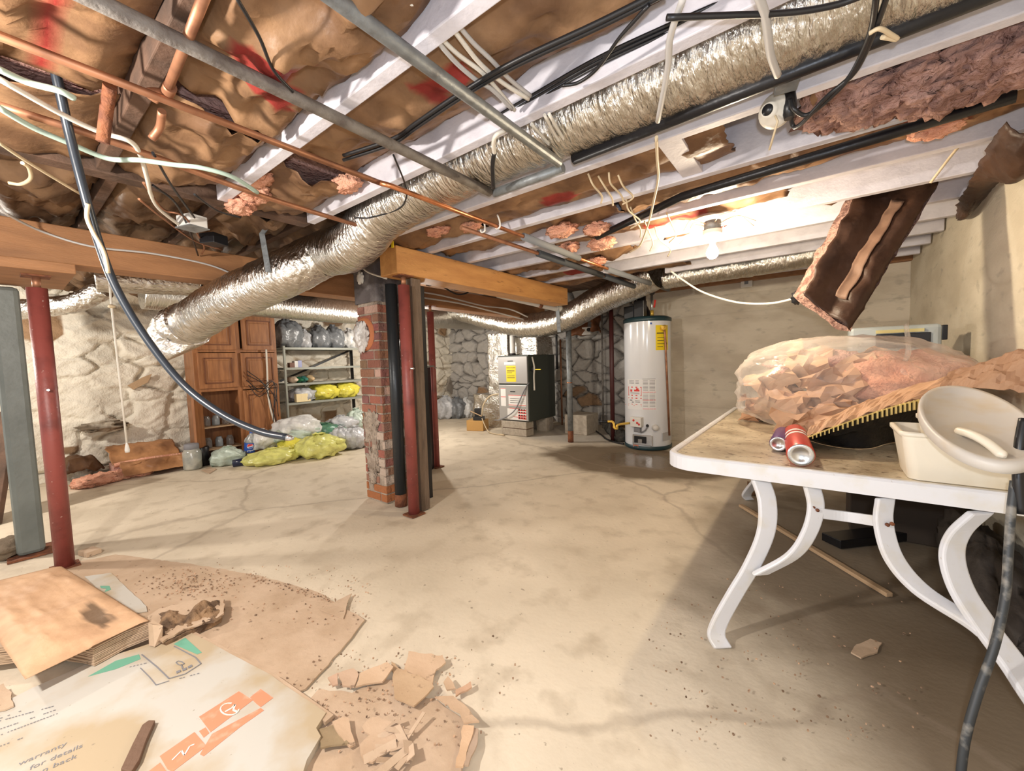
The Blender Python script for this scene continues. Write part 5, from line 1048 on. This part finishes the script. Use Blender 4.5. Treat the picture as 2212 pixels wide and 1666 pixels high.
def el(k, r): a = 2*pi*k/48; return ax1*cos(a)*r+ax2*sin(a)*r
m = MB(); rr = [(0, 0), (.86, 0), (.90, .012), (.97, .014), (1, .006), (1, -.016), (.96, -.022), (0, -.022)]
vs = [cL+el(k, r)+nn*z for r, z in rr for k in range(48)]; m.add(vs, [(i*48+j, i*48+(j+1) % 48, (i+1)*48+(j+1) % 48, (i+1)*48+j) for i in range(len(rr)-1) for j in range(48)], True)
part('lid_body', m, mat('stained_lid', (.58, .55, .51), .45, var=((.55, .47, .36), 8, .5, .7)), lid)
m = MB(); c2 = cL+ax1*.25-ax2*.50; m.tube(sm([c2-ax1*.35+nn*.004, c2-ax1*.1+nn*.016, c2+ax1*.15+nn*.016, c2+ax1*.4+nn*.004], 6), [.004]+[.012]*17+[.004], 10); part('lid_ridge', m, TUB, lid)
# black zipped vinyl with gold teeth and kraft flap
zpx = [(1742, 946, 1.74), (1775, 933, 1.74), (1815, 918, 1.73), (1862, 901, 1.72), (1910, 885, 1.70), (1955, 872, 1.68), (2002, 861, 1.66)]
zc = sm([DP(*p) for p in zpx], 6); lc = sm([Z(1742, 949, TT+.003), Z(1780, 960, TT+.003), Z(1830, 968, TT+.003), Z(1880, 968, TT+.003), Z(1920, 957, TT+.003), Z(1975, 950, TT+.003), Z(2060, 950, TT+.003)], 6)
bg = thing('zipper_bag', 'black vinyl bag with a gold toothed zipper lying on the table', 'bag', (.2, 2.2, TT))
def bf(u, v):
    i = min(int(u*(len(zc)-1)), len(zc)-2); t = u*(len(zc)-1)-i; a = zc[i].lerp(zc[i+1], t); b2 = lc[i].lerp(lc[i+1], t); p = b2.lerp(a, v); s = sin(pi*v)
    return p+V((0, .05*s*u, .01*s+.018*s*fbm((u*5, v*3, 1), 1.4)))
part('bag_side', MB().grid(bf, 50, 16), BLACKBAG, bg, solid=.003)
for k in range(26):
    u = .02+.95*(k/25)**.92; i = min(int(u*(len(zc)-1)), len(zc)-2); p = zc[i].lerp(zc[i+1], u*(len(zc)-1)-i); d = (zc[i+1]-zc[i]).normalized(); s = .35+.65*u
    dn = (-UP+(CAM-p).normalized()*.25).normalized(); off = (CAM-p).normalized()*.004
    part('zipper_tooth', MB().bar(p+off-dn*.004*s, p+off+dn*.040*s, .0145*s, .008*s, d), GOLD, bg, bevel=.001)
part('zipper_tape', MB().tube([p+(CAM-p).normalized()*.003 for p in zc], .0035, 6), GOLD, bg)
uc = sm([DP(1752, 936, 1.80), DP(1790, 912, 1.84), DP(1850, 880, 1.88), DP(1900, 862, 1.9), DP(1965, 842, 1.88), DP(2060, 815, 1.8), DP(2160, 790, 1.7)], 6)
def kf(u, v):
    i = min(int(u*(len(zc)-1)), len(zc)-2); t = u*(len(zc)-1)-i; a = zc[i].lerp(zc[i+1], t); b2 = uc[i].lerp(uc[i+1], t); p = a.lerp(b2, v)
    return p+V((0, 0, .006+.022*sin(pi*v)+.012*fbm((u*6, v*2, 3), 2)))
mb = MB().grid(kf, 44, 12, False, lambda u, v: (1.05, .92, .88)); solo('kraft_sheet', mb, KRAFTL, 'long brown kraft sheet lying along the gold zipper', 'paper', attr=True, solid=.003, weld=False)
def kf2(u, v):
    a = DP(2030, 838, 1.62).lerp(DP(2260, 850, 1.25), u); b2 = DP(2060, 805, 1.75).lerp(DP(2260, 745, 1.35), u); p = a.lerp(b2, v); return p+V((0, 0, .02*sin(pi*v)+.02*fbm((u*4, v*4, 9), 1.5)))
solo('kraft_sheet', MB().grid(kf2, 24, 12, False, lambda u, v: (.62, .52, .50)), KRAFTL, 'dark brown kraft flap behind the oval lid at the right edge', 'paper', attr=True, solid=.003, weld=False)
# clear bag with insulation inside
CB = V((.10, 3.07, TT+.25))
m = MB().blob(CB, (.535, .45, .275), .10, 1.6, 3, 72, 48, -.248, .8)
PLB = mat('clear_bag_film', (.95, .88, .80), .18, bump=(9, .5), spec=.6)
nt = PLB.node_tree; b_ = nt.nodes['Principled BSDF']; tr = nt.nodes.new('ShaderNodeBsdfTransparent'); mx = nt.nodes.new('ShaderNodeMixShader'); out = nt.nodes['Material Output']
lw = nt.nodes.new('ShaderNodeLayerWeight'); lw.inputs[0].default_value = .35; mr = nt.nodes.new('ShaderNodeMapRange'); mr.inputs[3].default_value = .13; mr.inputs[4].default_value = .62
nt.links.new(lw.outputs['Facing'], mr.inputs[0]); nt.links.new(mr.outputs[0], mx.inputs[0]); nt.links.new(tr.outputs[0], mx.inputs[1]); nt.links.new(b_.outputs[0], mx.inputs[2]); nt.links.new(mx.outputs[0], out.inputs[0])
t = thing('plastic_bag', 'big clear plastic bag of insulation and paper on the white table', 'bag', (CB.x, CB.y, TT)); part('bag_film', m, PLB, t)
m = MB(); m.tube(sm([DP(1958, 702, 2.25), DP(1962, 760, 2.10), DP(1950, 800, 2.05), DP(1985, 835, 2.0)], 8), .011, 8, wob=lambda L, a: 1+.4*NZ.noise(V((L*20, a, 2)))); part('film_fold', m, PLB, t)
solo('insulation_roll', MB().blob((.36, 3.04, TT+.25), (.27, .26, .185), .22, 2.2, 5, 48, 30, None, .9), FIBERO, 'orange-pink fibreglass roll inside the clear bag', 'insulation')
solo('insulation_roll', MB().blob((.03, 3.25, TT+.33), (.30, .17, .12), .25, 2.2, 8, 40, 26, None, .9), FIBER, 'flattened pink fibreglass piece at the back of the clear bag', 'insulation')
rgp = random.Random(21)
def crump(label, px, py, d, w2, h2, seed, shade, ax=(0, 0)):
    c = DP(px, py, d); R = Matrix.Rotation(.65+ax[0], 3, 'Z') @ Matrix.Rotation(1.15+ax[1], 3, 'X') @ Matrix.Rotation(rgp.uniform(-.7, .7), 3, 'Z'); rr = random.Random(seed)
    N = 8; D = [[rr.uniform(-.055, .055) for j in range(N+1)] for i in range(N+1)]; J = [[(rr.uniform(-.3, .3)/N, rr.uniform(-.3, .3)/N) for j in range(N+1)] for i in range(N+1)]
    def fn(u, v):
        i, j = int(round(u*N)), int(round(v*N)); return c+R@V(((u-.5+J[i][j][0])*w2, (v-.5+J[i][j][1])*h2, D[i][j]-.10*(4*(u-.5)**2+4*(v-.5)**2)*.5))
    m = MB().grid(fn, N, N, False, lambda u, v: shade); z = min(q.z for q in m.v)
    if z < TT+.002:
        for q in m.v: q.z = max(q.z, TT+.002+.004*random.random())
    o = solo('crumpled_paper', m, KRAFTL, label, 'paper', 'crumpled kraft papers', attr=True, solid=.002, weld=False)
    return o
crump('crumpled kraft paper at the upper middle of the clear bag', 1775, 790, 2.38, .34, .30, 1, (1.05, .95, .92))
crump('crumpled kraft paper at the left end of the clear bag', 1690, 840, 2.50, .30, .30, 2, (1.1, 1, .97))
crump('crumpled kraft paper with dark folds near the gold zipper', 1850, 840, 2.15, .36, .30, 3, (.95, .85, .85))
crump('crumpled kraft paper low down behind the red can', 1745, 885, 2.20, .30, .26, 4, (1.05, .93, .9))
crump('small crumpled kraft paper at the bag corner nearest the wall', 1655, 885, 2.62, .26, .20, 5, (1.05, .85, .75))
crump('crumpled kraft paper in front of the orange-pink roll', 1900, 790, 2.20, .24, .22, 6, (1.0, .92, .9))
crump('folded kraft paper just above the black zipper bag', 1815, 900, 2.02, .30, .16, 7, (.98, .86, .86), (0, .2))
# grey case behind the bag
cs = thing('plastic_case', 'grey-blue plastic case standing behind the clear bag', 'case', (.40, 3.55, TT))
CG = mat('grey_case', (.42, .47, .48), .4); part('case_body', MB().box((.17, 3.50, TT), (.60, 3.74, 1.30)), CG, cs, bevel=.02)
part('handle_recess', MB().box((.30, 3.492, 1.16), (.55, 3.502, 1.25)), BLACKPL, cs, bevel=.004); part('yellow_strip', MB().box((.30, 3.488, 1.255), (.52, 3.501, 1.275)), mat('dull_yellow', (.62, .55, .25), .5), cs)
part('latch', MB().box((.60, 3.52, 1.20), (.625, 3.60, 1.29)), BLACKPL, cs, bevel=.004)
# hanging batt
T1, T2, Q1, Q2 = DP(1886, 362, 2.36), DP(2026, 398, 2.13), DP(1735, 640, 2.32), DP(1836, 716, 2.14)
hb = thing('hanging_batt', 'fallen insulation batt hanging from the ceiling over the table', 'insulation', Q2)
nb = (T2-T1).cross(Q1-T1).normalized(); nb = nb if nb.dot(CAM-T1) > 0 else -nb
offv = (DP(1712, 640, 2.40)-Q1)*.95
def hbq(u, v, w2): 
    p = T1.lerp(T2, u).lerp(Q1.lerp(Q2, u), v); bow = sin(pi*v)*.03; return p-RT*bow*.0+offv*w2
def hk(u, v):
    k = NZ.ridged_multi_fractal(V((u*2.2, v*1.1, 4)), .9, 2, 3, 1, 2); return hbq(u, v, 0)+nb*(.012*k-.03*sin(pi*u)*0+.025*sin(u*9+.5)*min(1, 3*v+.2))+RT*.02*fbm((v*4, u, 2), 1.5)
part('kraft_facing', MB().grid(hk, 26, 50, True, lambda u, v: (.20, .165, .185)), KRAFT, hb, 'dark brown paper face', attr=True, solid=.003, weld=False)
part('paper_strip', MB().grid(lambda u, v: hk(.52+u*.20-.03*v, .18+v*.70)+nb*.012, 6, 24, True, lambda u, v: (.36, .31, .33)), KRAFTL, hb, 'paler paper flange strip', attr=True, solid=.002, weld=False)
f = MB()
def ff(u, v, w2): p = hbq(u, v, w2); return p+NZ.noise_vector(p*14)*.016
f.grid(lambda a, v: ff(0, v, a), 8, 50); f.grid(lambda u, a: ff(u, 1, a), 24, 8); f.grid(lambda u, v: ff(u, v, 1), 20, 40); f.grid(lambda a, v: ff(1, v, a), 6, 40)
part('fiberglass_fill', f, mat('dusty_fiberglass', (.42, .26, .21), .95, var=((.20, .11, .09), 22, .45, .6), bump=(60, 1.0), spec=.1), hb)
c = DP(1722, 643, 2.42); part('dark_clot', MB().blob(c, (.03, .03, .04), .3, 3, 2, 14, 10), BLACKPL, hb)
# drooping paper along the right wall top
def dp2(u, v): 
    y = 2.35+1.45*u; return V((XR-.02-.16*v*(1-u)**.6-.02*abs(fbm((u*7, v*3, 6), 1.5)), y+.03*fbm((v*5, u*3, 2), 1.2), ZJ-.02-.16*sin(pi*(.2+.8*v))*(.6+.4*sin(u*9))*(1.02-u)**.5))
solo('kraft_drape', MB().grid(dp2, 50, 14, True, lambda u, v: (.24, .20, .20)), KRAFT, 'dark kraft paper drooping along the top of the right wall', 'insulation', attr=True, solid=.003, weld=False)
for i, l in enumerate([[(2212, 150, 1.7), (2160, 200, 1.75), (2120, 260, 1.8), (2060, 330, 1.9), (2010, 395, 2.0)], [(2230, 110, 1.65), (2180, 170, 1.7), (2150, 215, 1.72)], [(2230, 285, 1.8), (2190, 290, 1.85), (2150, 340, 1.95), (2120, 370, 2.0)]]):
    cable(['tan_cable', 'white_cable', 'black_cable'][i], ['tan cable dropping from the top right corner toward the fallen batt', 'short white cable beside the tan one at the top right corner', 'black cable curving along the right wall top'][i], [DP(*p) for p in l], .006, [TCABLE, WCABLE, BCABLE][i])
# cord over the right table edge
cable('twisted_cable', 'dark twisted cord hanging off the right end of the table front', [DP(2192, 1040, 1.09), DP(2184, 1110, 1.08), DP(2178, 1200, 1.07), DP(2172, 1285, 1.06), DP(2150, 1390, 1.05), DP(2112, 1500, 1.04), DP(2085, 1600, 1.03), DP(2070, 1720, 1.02)], .0095, mat('grey_black_cord', (.035, .04, .045), .5, var=((.22, .21, .19), 22, .55, .68)), n=10)
cable('black_hose', 'thick black hose end resting on the table front at the right edge', [DP(2214, 905, 1.09), DP(2204, 960, 1.085), DP(2200, 1030, 1.08), DP(2206, 1110, 1.075)], .012, BLACKPL)
# under the table
a, b2 = Z(1600, 1092, .012), Z(1922, 1286, .012); solo('wood_strip', MB().bar(a, b2, .032, .02), PALEWOOD, 'long thin wood strip on the floor under the table', 'wood', bevel=.003)
a = Z(1625, 1070, 0); solo('small_box', MB().box((a.x-.04, a.y, 0), (a.x+.08, a.y+.12, .08), .2), CARDD, 'little brown box on the floor behind the front table leg', 'box', bevel=.003)
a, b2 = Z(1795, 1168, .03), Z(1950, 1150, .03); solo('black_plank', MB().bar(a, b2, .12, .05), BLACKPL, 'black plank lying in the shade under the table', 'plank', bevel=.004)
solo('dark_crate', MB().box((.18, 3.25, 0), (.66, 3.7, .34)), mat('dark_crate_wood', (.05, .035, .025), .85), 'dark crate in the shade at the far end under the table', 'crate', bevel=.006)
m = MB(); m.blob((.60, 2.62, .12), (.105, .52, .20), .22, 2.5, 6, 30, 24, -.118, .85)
solo('shade_heap', m, mat('dark_shade_heap', (.045, .035, .028), .8, bump=(16, .6), crease=(8, .6)), 'added dark brown heap deepening the shade at the right wall beneath the table', 'shade_filler')  # added dark heap that keeps the wall foot under the table dark
a = Z(1945, 1140, .04); solo('scrub_brush', MB().box((a.x-.03, a.y, .0), (a.x+.05, a.y+.22, .07), .5), mat('brush_grey', (.30, .28, .25), .8), 'grey brush on the floor between the table legs', 'brush', bevel=.006)
# ================================================================== FLOOR DEBRIS (LEFT FRONT)
rj = random.Random(12)
def jag(pts, st=.035, a=.006):
    out = []
    for i, p in enumerate(pts):
        q = pts[(i+1) % len(pts)]; L = (q-p).length; n = max(1, int(L/st)); d = (q-p).normalized(); s = V((-d.y, d.x, 0))
        for k in range(n): out.append(p.lerp(q, k/n)+(s*rj.uniform(-a, a) if k else V((0, 0, 0))))
    return out
def flat(pxs, z, th, a=.006, st=.035): return MB().poly(jag([Z(x, y, z) for x, y in pxs], st, a), (0, 0, th))
solo('cardboard_sheet', flat([(120, 1226), (250, 1200), (420, 1222), (560, 1246), (680, 1280), (770, 1330), (788, 1342), (735, 1410), (660, 1492), (640, 1500), (560, 1520), (300, 1480), (150, 1330)], .001, .007, .005), CARD, 'large worn brown cardboard sheet on the floor behind the printed carton', 'cardboard', attr=True)
solo('cardboard_sheet', flat([(690, 1490), (760, 1500), (830, 1470), (900, 1500), (960, 1530), (1008, 1562), (1028, 1590), (1000, 1640), (985, 1720), (600, 1720), (640, 1560)], .001, .005, .01), CARD, 'torn brown cardboard sheet at the bottom middle of the floor', 'cardboard', attr=True)
solo('cardboard_flap', flat([(690, 1318), (760, 1284), (752, 1300), (742, 1338)], .010, .005, .003), CARD, 'loose cardboard flap curling at the right of the large sheet', 'cardboard', attr=True)
cb2 = thing('flattened_carton', 'flattened white printed carton with orange and green print on the floor', 'carton', Z(350, 1560, 0))
CZ = .030
part('carton_panel', flat([(405, 1374), (588, 1474), (705, 1556), (684, 1590), (694, 1608), (664, 1660), (640, 1740), (-80, 1740), (-60, 1570), (70, 1502), (190, 1448), (330, 1402)], CZ-.026, .026, .002, .06), CARDW, cb2)
part('carton_edge', MB().strip([Z(405, 1368, .02), Z(592, 1470, .02), Z(712, 1556, .02)], .012, .03, (0, 0, 1)), CARD, cb2, 'brown raw carton edge', attr=True)
def pr(n, polys, m):
    k = MB()
    for q in polys: part(n, MB().poly([Z(x, y, CZ+.0006) for x, y in q], (0, 0, .0006)), m, cb2)
pr('orange_print', [[(430, 1549), (516, 1494), (546, 1513), (455, 1582)], [(540, 1507), (563, 1489), (590, 1508), (563, 1528), (552, 1519)], [(458, 1586), (563, 1530), (570, 1535), (520, 1570), (440, 1634), (432, 1630)], [(345, 1634), (420, 1582), (446, 1612), (372, 1668), (362, 1662)], [(430, 1580), (444, 1572), (452, 1584), (440, 1594)], [(322, 1666), (346, 1648), (360, 1668), (340, 1700), (300, 1700)]], INKO)
pr('green_print', [[(190, 1462), (250, 1428), (300, 1414), (304, 1424), (250, 1446)], [(375, 1392), (400, 1378), (436, 1410), (426, 1414)]], INKG)
k = MB(); CZ2 = CZ+.0022
def ln(pts, w_=.004, m_=None):
    for a, b3 in zip(pts[:-1], pts[1:]): (m_ or k).bar(Z(*a, CZ2), Z(*b3, CZ2), w_, .0008)
ln([(306, 1414), (338, 1440), (365, 1466), (400, 1456), (434, 1434), (422, 1420), (376, 1396)]); ln([(303, 1443), (322, 1462), (337, 1480), (365, 1471)], .003)
for (x, y) in ((386, 1451), (399, 1446), (411, 1440)): k.bar(Z(x-5, y+2, CZ2), Z(x+4, y-2, CZ2), .014, .0008)
ln([(385, 1436), (380, 1431), (385, 1428), (393, 1430), (398, 1434), (392, 1437), (385, 1436)], .003); ln([(392, 1436), (394, 1444)], .004)
for (x0, y0, x1, y1) in [(0, 1552, 48, 1535), (-10, 1560, 118, 1525), (0, 1575, 122, 1533), (-5, 1590, 128, 1540), (0, 1612, 60, 1590), (280, 1441, 318, 1432), (380, 1468, 440, 1452)]:
    n = int((x1-x0)/7)
    for q in range(n):
        if rj.random() < .8:
            u = q/n; v = (q+rj.uniform(.4, .8))/n; ln([(x0+(x1-x0)*u, y0+(y1-y0)*u), (x0+(x1-x0)*v, y0+(y1-y0)*v)], .0028)
part('fine_print', k, GREYINK, cb2)
wk = MB()
wk = MB(); circ = [(496+20*cos(a*.45), 1532+13*sin(a*.45)) for a in range(12)]; ln(circ, .004, wk); part('white_print', wk, INKW, cb2); wk = MB(); ln([(486, 1538), (500, 1530), (508, 1522), (504, 1534), (512, 1538)], .006, wk); part('white_print', wk, INKW, cb2); wk = MB(); ln([(372, 1642), (392, 1622), (398, 1632), (410, 1612), (420, 1608)], .004, wk); part('white_print', wk, INKW, cb2)

for s_, (x, y) in zip(['warranty', 'for details', 'on back'], [(38, 1656), (62, 1665), (72, 1678)]):
    o0 = Z(x, y, CZ+.0008); xd = Z(x+94, y-41, CZ+.0008)-o0; yd = V((-xd.y, xd.x, 0)); part('printed_text', text_mb(s_, .026, o0, xd, yd), GREYINK, cb2)
solo('white_paper', flat([(183, 1247), (240, 1239), (316, 1311), (318, 1322), (270, 1330)], .010, .004, .002), CARDW, 'white card flap with green print sticking out under the paper bundle', 'paper')
t = MB(); t.poly([Z(x, y, .0148) for x, y in [(216, 1266), (236, 1266), (240, 1274), (226, 1279), (230, 1272), (218, 1271)]], (0, 0, .0006)); solo('green_mark', t, INKG, 'small green printed mark on the white card flap', 'print')
# paper bundle
pb = thing('paper_bundle', 'thick bundle of folded brown kraft paper at bottom left', 'paper', Z(130, 1380, 0))
top = [(-70, 1272), (0, 1251), (133, 1223), (230, 1283), (322, 1340), (270, 1360), (187, 1403), (120, 1436), (54, 1468), (22, 1436), (-60, 1410)]; low = [(-70, 1272), (0, 1251), (133, 1223), (230, 1283), (322, 1340), (270, 1360), (200, 1396), (120, 1380), (-60, 1400)]
lay = MB(); HZ = .115
tx_ = [Z(x, y, HZ) for x, y in low]; cc = sum(tx_, V((0, 0, 0)))/len(tx_)
for q in range(11):
    z = .034+q*.0066; s = 1-.012*rj.random()
    lay.poly(jag([V((cc.x+(p.x-cc.x)*s, cc.y+(p.y-cc.y)*s, z)) for p in tx_], .06, .004), (0, 0, .0042))
part('folded_layers', lay, CARD, pb, attr=True)
def inside_sheet(pts, z, fn):
    import bmesh
    return None
P4 = [Z(x, y, HZ) for x, y in ((-80, 1275), (133, 1223), (322, 1340), (54, 1468))]
def tsf(u, v):
    # quad patch with the near-left part lifting and wrinkled
    p = P4[0].lerp(P4[1], u).lerp(P4[3].lerp(P4[2], u), v); k = NZ.ridged_multi_fractal(V((u*2, v*3, 1)), .9, 2, 4, 1, 2)
    return p+V((0, 0, .004+.018*k*min(1, 6*min(u, 1-u, v, 1-v))-.012*(max(0, u-.9)*10)**2*.6-.05*max(0, v-.85)*(u < .5)*.5+.008*fbm((u*3, v*3, 2), 1)*min(1, 8*min(u, 1-u, v, 1-v))))
part('top_sheet', MB().grid(tsf, 36, 30, True, lambda u, v: tuple(q*(1-.72*max(0, min(1, 2.2*(1-(((u-.70)/.13)**2+((v-.80)/.12)**2)+.9*fbm((u*9, v*9, 5), 1))))) for q in (1.12, 1.03, .97))), KRAFTL, pb, attr=True, solid=.002, weld=False)
part('end_fold', MB().hexa([Z(322, 1395, .035), Z(334, 1398, .035), Z(350, 1388, .035), Z(330, 1380, .035), Z(320, 1346, HZ-.01), Z(330, 1350, HZ-.01), Z(352, 1352, HZ-.02), Z(330, 1340, HZ-.01)]), CARD, pb, attr=True)
solo('torn_flap', flat([(-20, 1492), (8, 1480), (26, 1500), (30, 1528), (12, 1536), (-20, 1542)], .032, .006, .004, .02), CARD, 'brown torn paper flap at the left edge below the bundle', 'paper', attr=True)
d_ = thing('dirty_cardboard', 'filthy ragged cardboard corner with dirt right of the paper bundle', 'cardboard', Z(410, 1350, 0))
part('card_layer', flat([(318, 1335), (345, 1318), (420, 1300), (482, 1293), (484, 1328), (470, 1338), (400, 1362), (352, 1390), (335, 1378)], .045, .008, .008, .02), CARD, d_, attr=True)
def dirt(u, v):
    x = 330+152*u; y = (1328-34*u)*(1-v)+(1388-54*u)*v; e = min(u, 1-u, v, 1-v); n_ = fbm((u*4, v*3, 7), 1.2); p = Z(x+6*n_, y+5*fbm((u*5, v*5, 2), 1.0), .050)
    p.z += -.004+.004*min(1, e*20)+.034*max(0, .35+fbm((u*3.5, v*2.5, 1), 1.3))*min(1, 5*e); return p
part('dirt_layer', MB().grid(dirt, 40, 18), CARDD, d_); part('under_layer', flat([(340, 1398), (360, 1404), (478, 1345), (482, 1330), (400, 1350)], .012, .03, .006, .03), CARDD, d_)
solo('wood_scrap', MB().poly([Z(262, 1672, CZ+.001), Z(285, 1622, CZ+.001), Z(308, 1576, CZ+.001), Z(322, 1566, CZ+.001), Z(336, 1566, CZ+.001), Z(318, 1606, CZ+.001), Z(302, 1652, CZ+.001), Z(284, 1680, CZ+.001)], (0, 0, .016)), STICK, 'short dark wooden stick lying on the printed carton', 'wood', bevel=.002)
S = [('corner piece with a dirty face, largest torn scrap', [(1130, 560), (1180, 610), (1330, 700), (1500, 790), (1520, 840), (1420, 950), (1340, 1020), (1160, 920), (1150, 800)], (1, .95, .85)),
     ('flat brown scrap above the largest torn piece', [(1290, 510), (1600, 540), (1630, 590), (1540, 650), (1510, 770), (1490, 790), (1250, 640)], (1.1, 1.05, 1)),
     ('folded scrap with a dark split left of the largest torn piece', [(800, 800), (840, 690), (1090, 600), (1150, 640), (1050, 760), (960, 770)], (1.1, 1.05, 1)),
     ('little scrap on the gravelly floor left of the folded scrap', [(545, 730), (640, 690), (640, 790), (590, 800)], (1, .9, .9)),
     ('curled round scrap touching the folded scrap', [(640, 690), (780, 650), (830, 700), (790, 810), (680, 800)], (1, .95, .95)),
     ('upright scrap leaning next to the printed carton corner', [(590, 1160), (680, 1110), (740, 1110), (800, 1330), (750, 1360), (640, 1250)], (1.05, 1, .95)),
     ('murky green-brown scrap tucked under the printed carton corner', [(460, 1200), (600, 1150), (640, 1250), (740, 1350), (480, 1400)], (.6, .6, .5)),
     ('shredded pale paper pile at the bottom of the scraps', [(860, 1190), (960, 1100), (1180, 1160), (1250, 1190), (1130, 1400), (960, 1510), (880, 1500), (840, 1350), (930, 1260)], (1.05, 1.02, 1)),
     ('tiny curled scrap right of the largest torn piece', [(1610, 770), (1650, 720), (1700, 780), (1720, 830), (1640, 840)], (1.05, 1, .95)),
     ('small rolled scrap furthest right of the torn pieces', [(1720, 840), (1860, 770), (1870, 820), (1720, 900)], (1.1, .95, .9)),
     ('bent strip scrap below the rolled scrap', [(1530, 890), (1700, 890), (1800, 980), (1880, 1100), (1940, 1160), (1800, 1170), (1760, 1060)], (1.05, 1, .95)),
     ('long pale strip scrap at the right edge of the lower sheet', [(1790, 1170), (1890, 1170), (1840, 1360), (1790, 1560), (1720, 1560)], (1.25, 1.15, 1.05)),
     ('narrow grey strip scrap beside the long pale strip', [(1870, 1180), (1930, 1190), (1900, 1400), (1840, 1560), (1800, 1560)], (.9, .9, .95))]
for i, (lab, pts, sh_) in enumerate(S):
    z0 = .008+.002*(i % 3); mb = MB(); base = jag([Z(580+x/4.254, 1300+y/4.254, z0) for x, y in pts], .02, .004)
    tl = V((rj.uniform(-.12, .12), rj.uniform(-.12, .12), 0)); cc = sum(base, V((0, 0, 0)))/len(base)
    for p in base: p.z = max(.007, z0+.008+(p-cc).dot(tl))
    mb.poly(base, (0, 0, .006), sh_)
    solo('cardboard_scrap', mb, CARD, lab, 'scrap', 'torn cardboard scraps', attr=True)
m = MB()
for q in range(16):
    px, py = 850+rj.gauss(0, 60)*.35+10, 1600+rj.gauss(0, 22); c = Z(px, py, .02+.012*rj.random()); a = rj.uniform(0, 6.3); d = V((cos(a), sin(a), rj.uniform(-.3, .3)))*rj.uniform(.02, .05); m.bar(c-d, c+d, rj.uniform(.012, .03), .002, (rj.uniform(-.5, .5), rj.uniform(-.5, .5), 1))
o = solo('paper_shreds', m, CARD, 'loose shreds of brown paper heaped at the bottom middle', 'paper', attr=True); o['kind'] = 'stuff'
m = MB()
for q in range(900):
    u = rj.random()
    if u < .3: px, py = rj.gauss(415, 55), rj.gauss(1262, 16)
    elif u < .42: v_ = rj.random(); px, py = 540+200*v_+rj.gauss(0, 8), 1243+62*v_+rj.gauss(0, 4)
    elif u < .68: px, py = rj.gauss(800, 110), rj.gauss(1500, 60)
    elif u < .85: px, py = rj.uniform(300, 800), rj.uniform(1220, 1350)
    else: px, py = rj.uniform(1400, 2000), rj.uniform(1250, 1600)
    c = Z(px, py, .010); r = rj.uniform(.0015, .005); a = rj.uniform(0, 6.3); k = rj.uniform(.3, 1.2)
    m.poly([c+V((cos(a+q2*1.6)*r*rj.uniform(.6, 1.3), sin(a+q2*1.6)*r*rj.uniform(.6, 1.3), 0)) for q2 in range(4)], (0, 0, rj.uniform(.002, .005)), (k, k*.9, k*.85))
o = solo('debris_crumbs', m, CARD, 'fine crumbs of cardboard and grit on the floor', 'debris', attr=True); o['kind'] = 'stuff'
solo('cardboard_scrap', flat([(1845, 1400), (1880, 1383), (1905, 1392), (1895, 1412), (1860, 1424), (1838, 1412)], .002, .006, .004, .02), CARD, 'single brown scrap on the floor below the table', 'scrap', attr=True)
# far left edge
c = Z(22, 1200, 0); solo('stone', MB().blob((c.x, c.y, .05), (.12, .09, .06), .3, 2, 3, 20, 14, -.05), mat('brown_stone', (.16, .12, .08), .9, bump=(30, .6)), 'brown stone on the floor beside the grey column foot', 'stone')
c = DP(0, 1000, 3.1); solo('leaning_board', MB().hexa([(c.x-.25, c.y-.2, 0), (c.x+.02, c.y-.05, 0), (c.x+.0, c.y-.02, 0), (c.x-.27, c.y-.17, 0), (c.x-.45, c.y+.0, .85), (c.x-.18, c.y+.1, .85), (c.x-.20, c.y+.13, .85), (c.x-.47, c.y+.03, .85)]), DARKWOOD, 'brown board leaning at the left picture edge behind the column', 'board', bevel=.004)
c = Z(192, 1198, 0); solo('cardboard_scrap', MB().box((c.x-.05, c.y-.03, .0), (c.x+.05, c.y+.04, .03), .3), CARD, 'small brown block-like scrap behind the red post foot', 'scrap', attr=True)
c = XP(222, 925, -6.42); m = MB(); m.blob((c.x, c.y, c.z+.02), (.13, .20, .055), .4, 2.2, 15, 30, 20); solo('stone', m, mat('ledge_stone', (.50, .44, .35), .9, var=((.16, .12, .08), 6, .45, .6), bump=(30, .7)), 'flat stone jutting from the left wall above the folded batt', 'stone')
